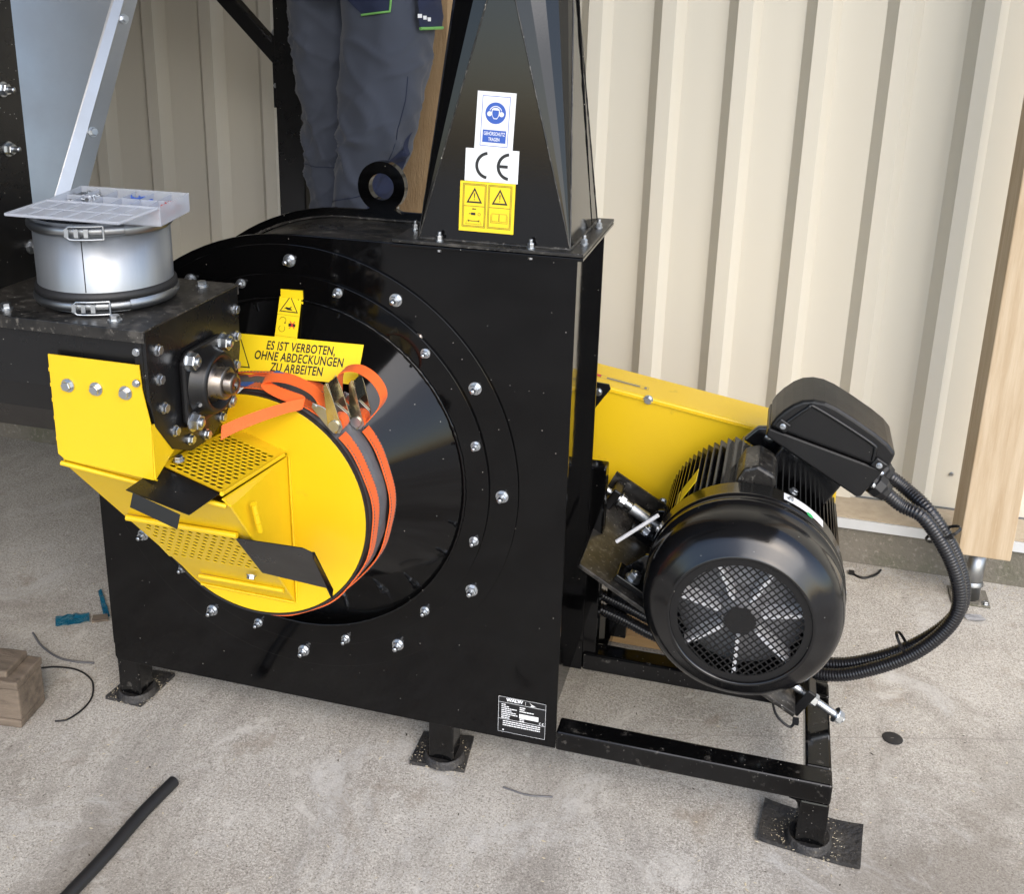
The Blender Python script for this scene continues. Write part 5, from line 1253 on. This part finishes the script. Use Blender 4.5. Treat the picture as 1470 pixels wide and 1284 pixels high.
# ================================================================== rubber pads under the legs
def pad(corners, leg, lab, warp=0.0):
    t = thing('rubber_pad', (sum(c[0] for c in corners)/4, sum(c[1] for c in corners)/4, 0), lab, 'pad', 'rubber pads under the mill')
    b = MB(); n = 10; vs = []; 
    c00, c10, c11, c01 = [V(c[0],c[1],0) for c in corners]
    for h in (0.0, 0.009):
        for i in range(n+1):
            for k in range(n+1):
                p_ = c00.lerp(c10, k/n).lerp(c01.lerp(c11, k/n), i/n)
                e = max(0, math.hypot(p_.x-leg[0], p_.y-leg[1])-0.06)
                vs.append(p_+V(0,0,0.0005+h+warp*e*e*8+0.0008*mnoise.noise(p_*60)))
    m2 = (n+1)**2
    fs = []
    for i in range(n):
        for k in range(n):
            q = (i*(n+1)+k, i*(n+1)+k+1, (i+1)*(n+1)+k+1, (i+1)*(n+1)+k); fs += [q[::-1], tuple(m2+v_ for v_ in q)]
    edge = [k for k in range(n+1)]+[(n+1)*i+n for i in range(1,n+1)]+[(n+1)*n+k for k in range(n-1,-1,-1)]+[(n+1)*i for i in range(n-1,0,-1)]
    for a, c in zip(edge, edge[1:]+edge[:1]): fs.append((a, c, m2+c, m2+a))
    b.add(vs, fs); b.build('mat', 'rubber_pad', t)
    b = MB(); b.lathe([(0.0085,0.0445),(0.013,0.0435),(0.020,0.0415),(0.0250,0.0405),(0.0255,0.0385),(0.022,0.036),(0.022,0.0)], (leg[0],leg[1],0), (0,0,1), 32); b.build('foot_cup', 'rubber_pad', t)
    return t
pad([(1.430,0.0),(1.622,-0.022),(1.6325,0.088),(1.441,0.108)], (XL-0.0285,0.0235), 'wide curled rubber pad under the right front leg by the frame corner', 0.25)
pad([(0.705,0.004),(0.825,0.014),(0.814,0.122),(0.702,0.105)], (0.772,0.040), 'square rubber pad under the middle leg below the rating plate')
pad([(-0.042,0.004),(0.052,0.002),(0.064,0.128),(-0.030,0.120)], (0.020,0.040), 'rubber pad under the left front leg near the pallet block')
pad([(-0.04,DH-0.08),(0.08,DH-0.08),(0.08,DH+0.04),(-0.04,DH+0.04)], (0.02,DH-0.02), 'rubber pad under the left rear leg behind the housing')

# ================================================================== things on the floor
b = MB(); c = catmull([(0.262,-0.200,0.0125),(0.2505,-0.30,0.0125),(0.2465,-0.41,0.0125),(0.238,-0.51,0.0125),(0.228,-0.64,0.0125)], 10)
ns = 20; b.tube(c, 0.0125, ns, caps=False); b.tube(c[::-1], 0.0090, ns, caps=False)
tag(b.build('hose_piece', 'rubber', org=(0.25,-0.4,0)), 'straight offcut of black rubber hose lying in the foreground', 'hose')
# pallet block corner
pl = thing('pallet', (-0.32,-0.16,0), 'weathered wooden pallet corner at the left edge', 'pallet')
ang = R(-8)
def pb(name, x0, y0, z0, x1, y1, z1):
    b = MB(); ca, sa = math.cos(R(7)), math.sin(R(7)); cx, cy = -0.1545, -0.140
    b.obox((cx+(x0+x1)/2*ca-(y0+y1)/2*sa, cy+(x0+x1)/2*sa+(y0+y1)/2*ca, (z0+z1)/2), V(ca,sa,0)*(x1-x0)/2, V(-sa,ca,0)*(y1-y0)/2, V(0,0,(z1-z0)/2)); return b.build(name, 'timber_grey', pl, bevel=0.004)
pb('bottom_board', -0.60,0.0,0.0,-0.002,0.10,0.020); pb('block', -0.135,0.002,0.0205,-0.001,0.098,0.098); pb('block', -0.55,0.002,0.0205,-0.40,0.098,0.098)
pb('stringer_board', -0.10,0.0,0.0985,0.0,0.102,0.118)
pb('deck_board', -0.60,0.012,0.1185,-0.030,0.095,0.136)
# blue foil scraps
def foil(name, pts, label, h=0.012):
    b = MB(); n = 14; m_ = 6; a, c, d, e = [V(*q,0) for q in pts]; vs = []
    for i in range(m_+1):
        for k in range(n+1):
            p_ = a.lerp(c, k/n).lerp(e.lerp(d, k/n), i/m_); vs.append(p_+V(0,0,0.002+abs(h*mnoise.noise(p_*38+V(0,0,3)))+h*0.5*(i/m_)*(1-i/m_)))
    b.add(vs, [(i*(n+1)+k,i*(n+1)+k+1,(i+1)*(n+1)+k+1,(i+1)*(n+1)+k) for i in range(m_) for k in range(n)], False); o = b.build(name, 'foil_blue', org=tuple((a+d)/2)); tag(o, label, 'foil', 'blue foil scraps on the floor')
    s_ = o.modifiers.new('solid', 'SOLIDIFY'); s_.thickness = 0.0005
foil('foil_scrap', [(-0.338,0.218),(-0.268,0.262),(-0.296,0.300),(-0.368,0.258)], 'crumpled flat blue foil scrap on the floor', 0.014)
foil('foil_scrap', [(-0.247,0.292),(-0.232,0.298),(-0.330,0.402),(-0.336,0.395)], 'narrow twisted blue foil strip beside the other scrap', 0.016)
b = MB(); b.prism([(-0.262,0.262,0.001),(-0.226,0.282,0.001),(-0.240,0.300,0.004),(-0.272,0.283,0.004)], (0,0,0.006)); tag(b.build('paper_scrap', 'timber_grey', org=(-0.25,0.28,0)), 'small brown paper scrap at the end of the blue strip', 'paper')
def wire(name, pts, r, mt, label, cat='wire'):
    b = MB(); b.tube(catmull(pts, 8), r, 6); tag(b.build(name, mt, org=tuple(pts[0])), label, cat)
wire('wire_offcut', [(-0.3746,0.1768,0.003),(-0.3155,0.135,0.003),(-0.2497,0.1066,0.004),(-0.2019,0.1036,0.003),(-0.1500,0.1130,0.003)], 0.0028, 'sleeve_grey', 'short curved grey wire offcut near the pallet')
wire('cable_offcut', [(-0.2653,0.0544,0.003),(-0.2276,0.072,0.003),(-0.173,0.0774,0.003),(-0.1196,0.0568,0.003),(-0.090,0.025,0.003),(-0.0718,-0.0106,0.003),(-0.068,-0.05,0.003),(-0.077,-0.0847,0.003),(-0.088,-0.094,0.003),(-0.1006,-0.0995,0.003)], 0.0022, 'black_plastic', 'thin black cable lying in a hook shape beside the pallet', 'cable')
wire('thin_twig', [(0.8400,-0.4100,0.003),(0.8500,-0.385,0.004),(0.8700,-0.362,0.006),(0.8900,-0.345,0.003)], 0.0016, 'black_plastic', 'tiny dark bent sliver at the bottom edge of the picture', 'sliver')
wire('blue_strip', [(0.915,-0.005,0.002),(0.97,-0.012,0.002),(1.02,-0.002,0.002)], 0.0020, 'sleeve_grey', 'thin grey blue strip under the corner of the housing', 'strip')
tie('cable_tie', [(1.655,1.130,0.002),(1.685,1.110,0.004),(1.722,1.140,0.004),(1.738,1.175,0.002)][::-1], 0.0035, 'loose black cable tie on the floor by the plinth', 'loose cable ties')
tie('cable_tie', [V(1.4332,0.13,0.2356), V(1.4462,0.13,0.2004), V(1.4728,0.13,0.1797), V(1.4834,0.13,0.1955)], 0.0028, 'black cable tie hanging below the motor base', 'loose cable ties')
b = MB(); b.lathe([(0.0,0.0),(0.0012,0.0),(0.0022,0.020),(0.0010,0.0225)][1:], (1.7125,0.402,0), (0,0,1), 28); tag(b.build('floor_plug', 'rubber', org=(1.7125,0.402,0)), 'small round black plug in the floor right of the frame', 'plug')
b = MB(); b.box((0.90,0.585,0.001),(1.22,0.70,0.028)); tag(b.build('wooden_board', 'timber_board', org=(1.05,0.64,0)), 'brown board on the floor behind the rear rail', 'board')
b = MB()
for k in range(6): b.add([(1.965+0.03*math.cos(k),0.985+0.02*math.sin(k),0.002+0.004*(k % 2)) for k in range(6)], [(0,1,2),(0,2,3),(0,3,4),(0,4,5)])
tag(b.build('plastic_scrap', 'plate_silver', org=(1.965,0.985,0)), 'crumpled clear plastic scrap by the right timber post foot', 'plastic')

# loose chips, straw and grit on slab, pads and lid
def litter(name, n, fn, size, mts, label):
    b = MB()
    for _ in range(n):
        c = fn(); l_ = rnd.uniform(0.3,1)*size; a = rnd.uniform(0, math.pi); d = V(math.cos(a),math.sin(a),rnd.uniform(-0.12,0.12))*l_/2; nn = V(-math.sin(a),math.cos(a),0)*l_*rnd.uniform(0.06,0.22); k = V(0,0,0.0006+l_*0.03)
        b.add([c-d, c+nn, c+d, c-nn, c+k], [(0,1,4),(1,2,4),(2,3,4),(3,0,4)])
    tag(b.build(name, mts, org=(0.7,0.2,0)), label, 'debris', kind='stuff')
def near(cx, cy, sx, sy, z): return lambda: V(rnd.gauss(cx,sx), rnd.gauss(cy,sy), z)
litter('wood_chips', 800, lambda: V(rnd.uniform(-0.9,2.3), rnd.uniform(-0.8,1.15), 0.0012), 0.012, 'straw', 'fine pale wood chips scattered over the floor')
mat('dark_bits', (0.05,0.038,0.028), 0.9)
litter('dark_crumbs', 360, lambda: V(rnd.uniform(-0.9,2.3), rnd.uniform(-0.8,1.15), 0.0012), 0.010, 'dark_bits', 'dark crumbs scattered over the floor')
def padfn():
    c = rnd.choice([(XL-0.0285,0.0235),(0.772,0.040),(0.020,0.040)]); a = rnd.uniform(0, 6.28); r = 0.047+abs(rnd.gauss(0,0.018)); return V(c[0]+r*math.cos(a), c[1]+r*math.sin(a), 0.0112)
litter('pad_chips', 420, padfn, 0.006, 'straw', 'pale wood chips lying round the feet on the rubber pads')
litter('wall_chips', 260, lambda: V(rnd.uniform(1.5,2.3), 1.19-abs(rnd.gauss(0,0.06)), 0.0012), 0.010, 'straw', 'pale chips gathered along the foot of the plinth')
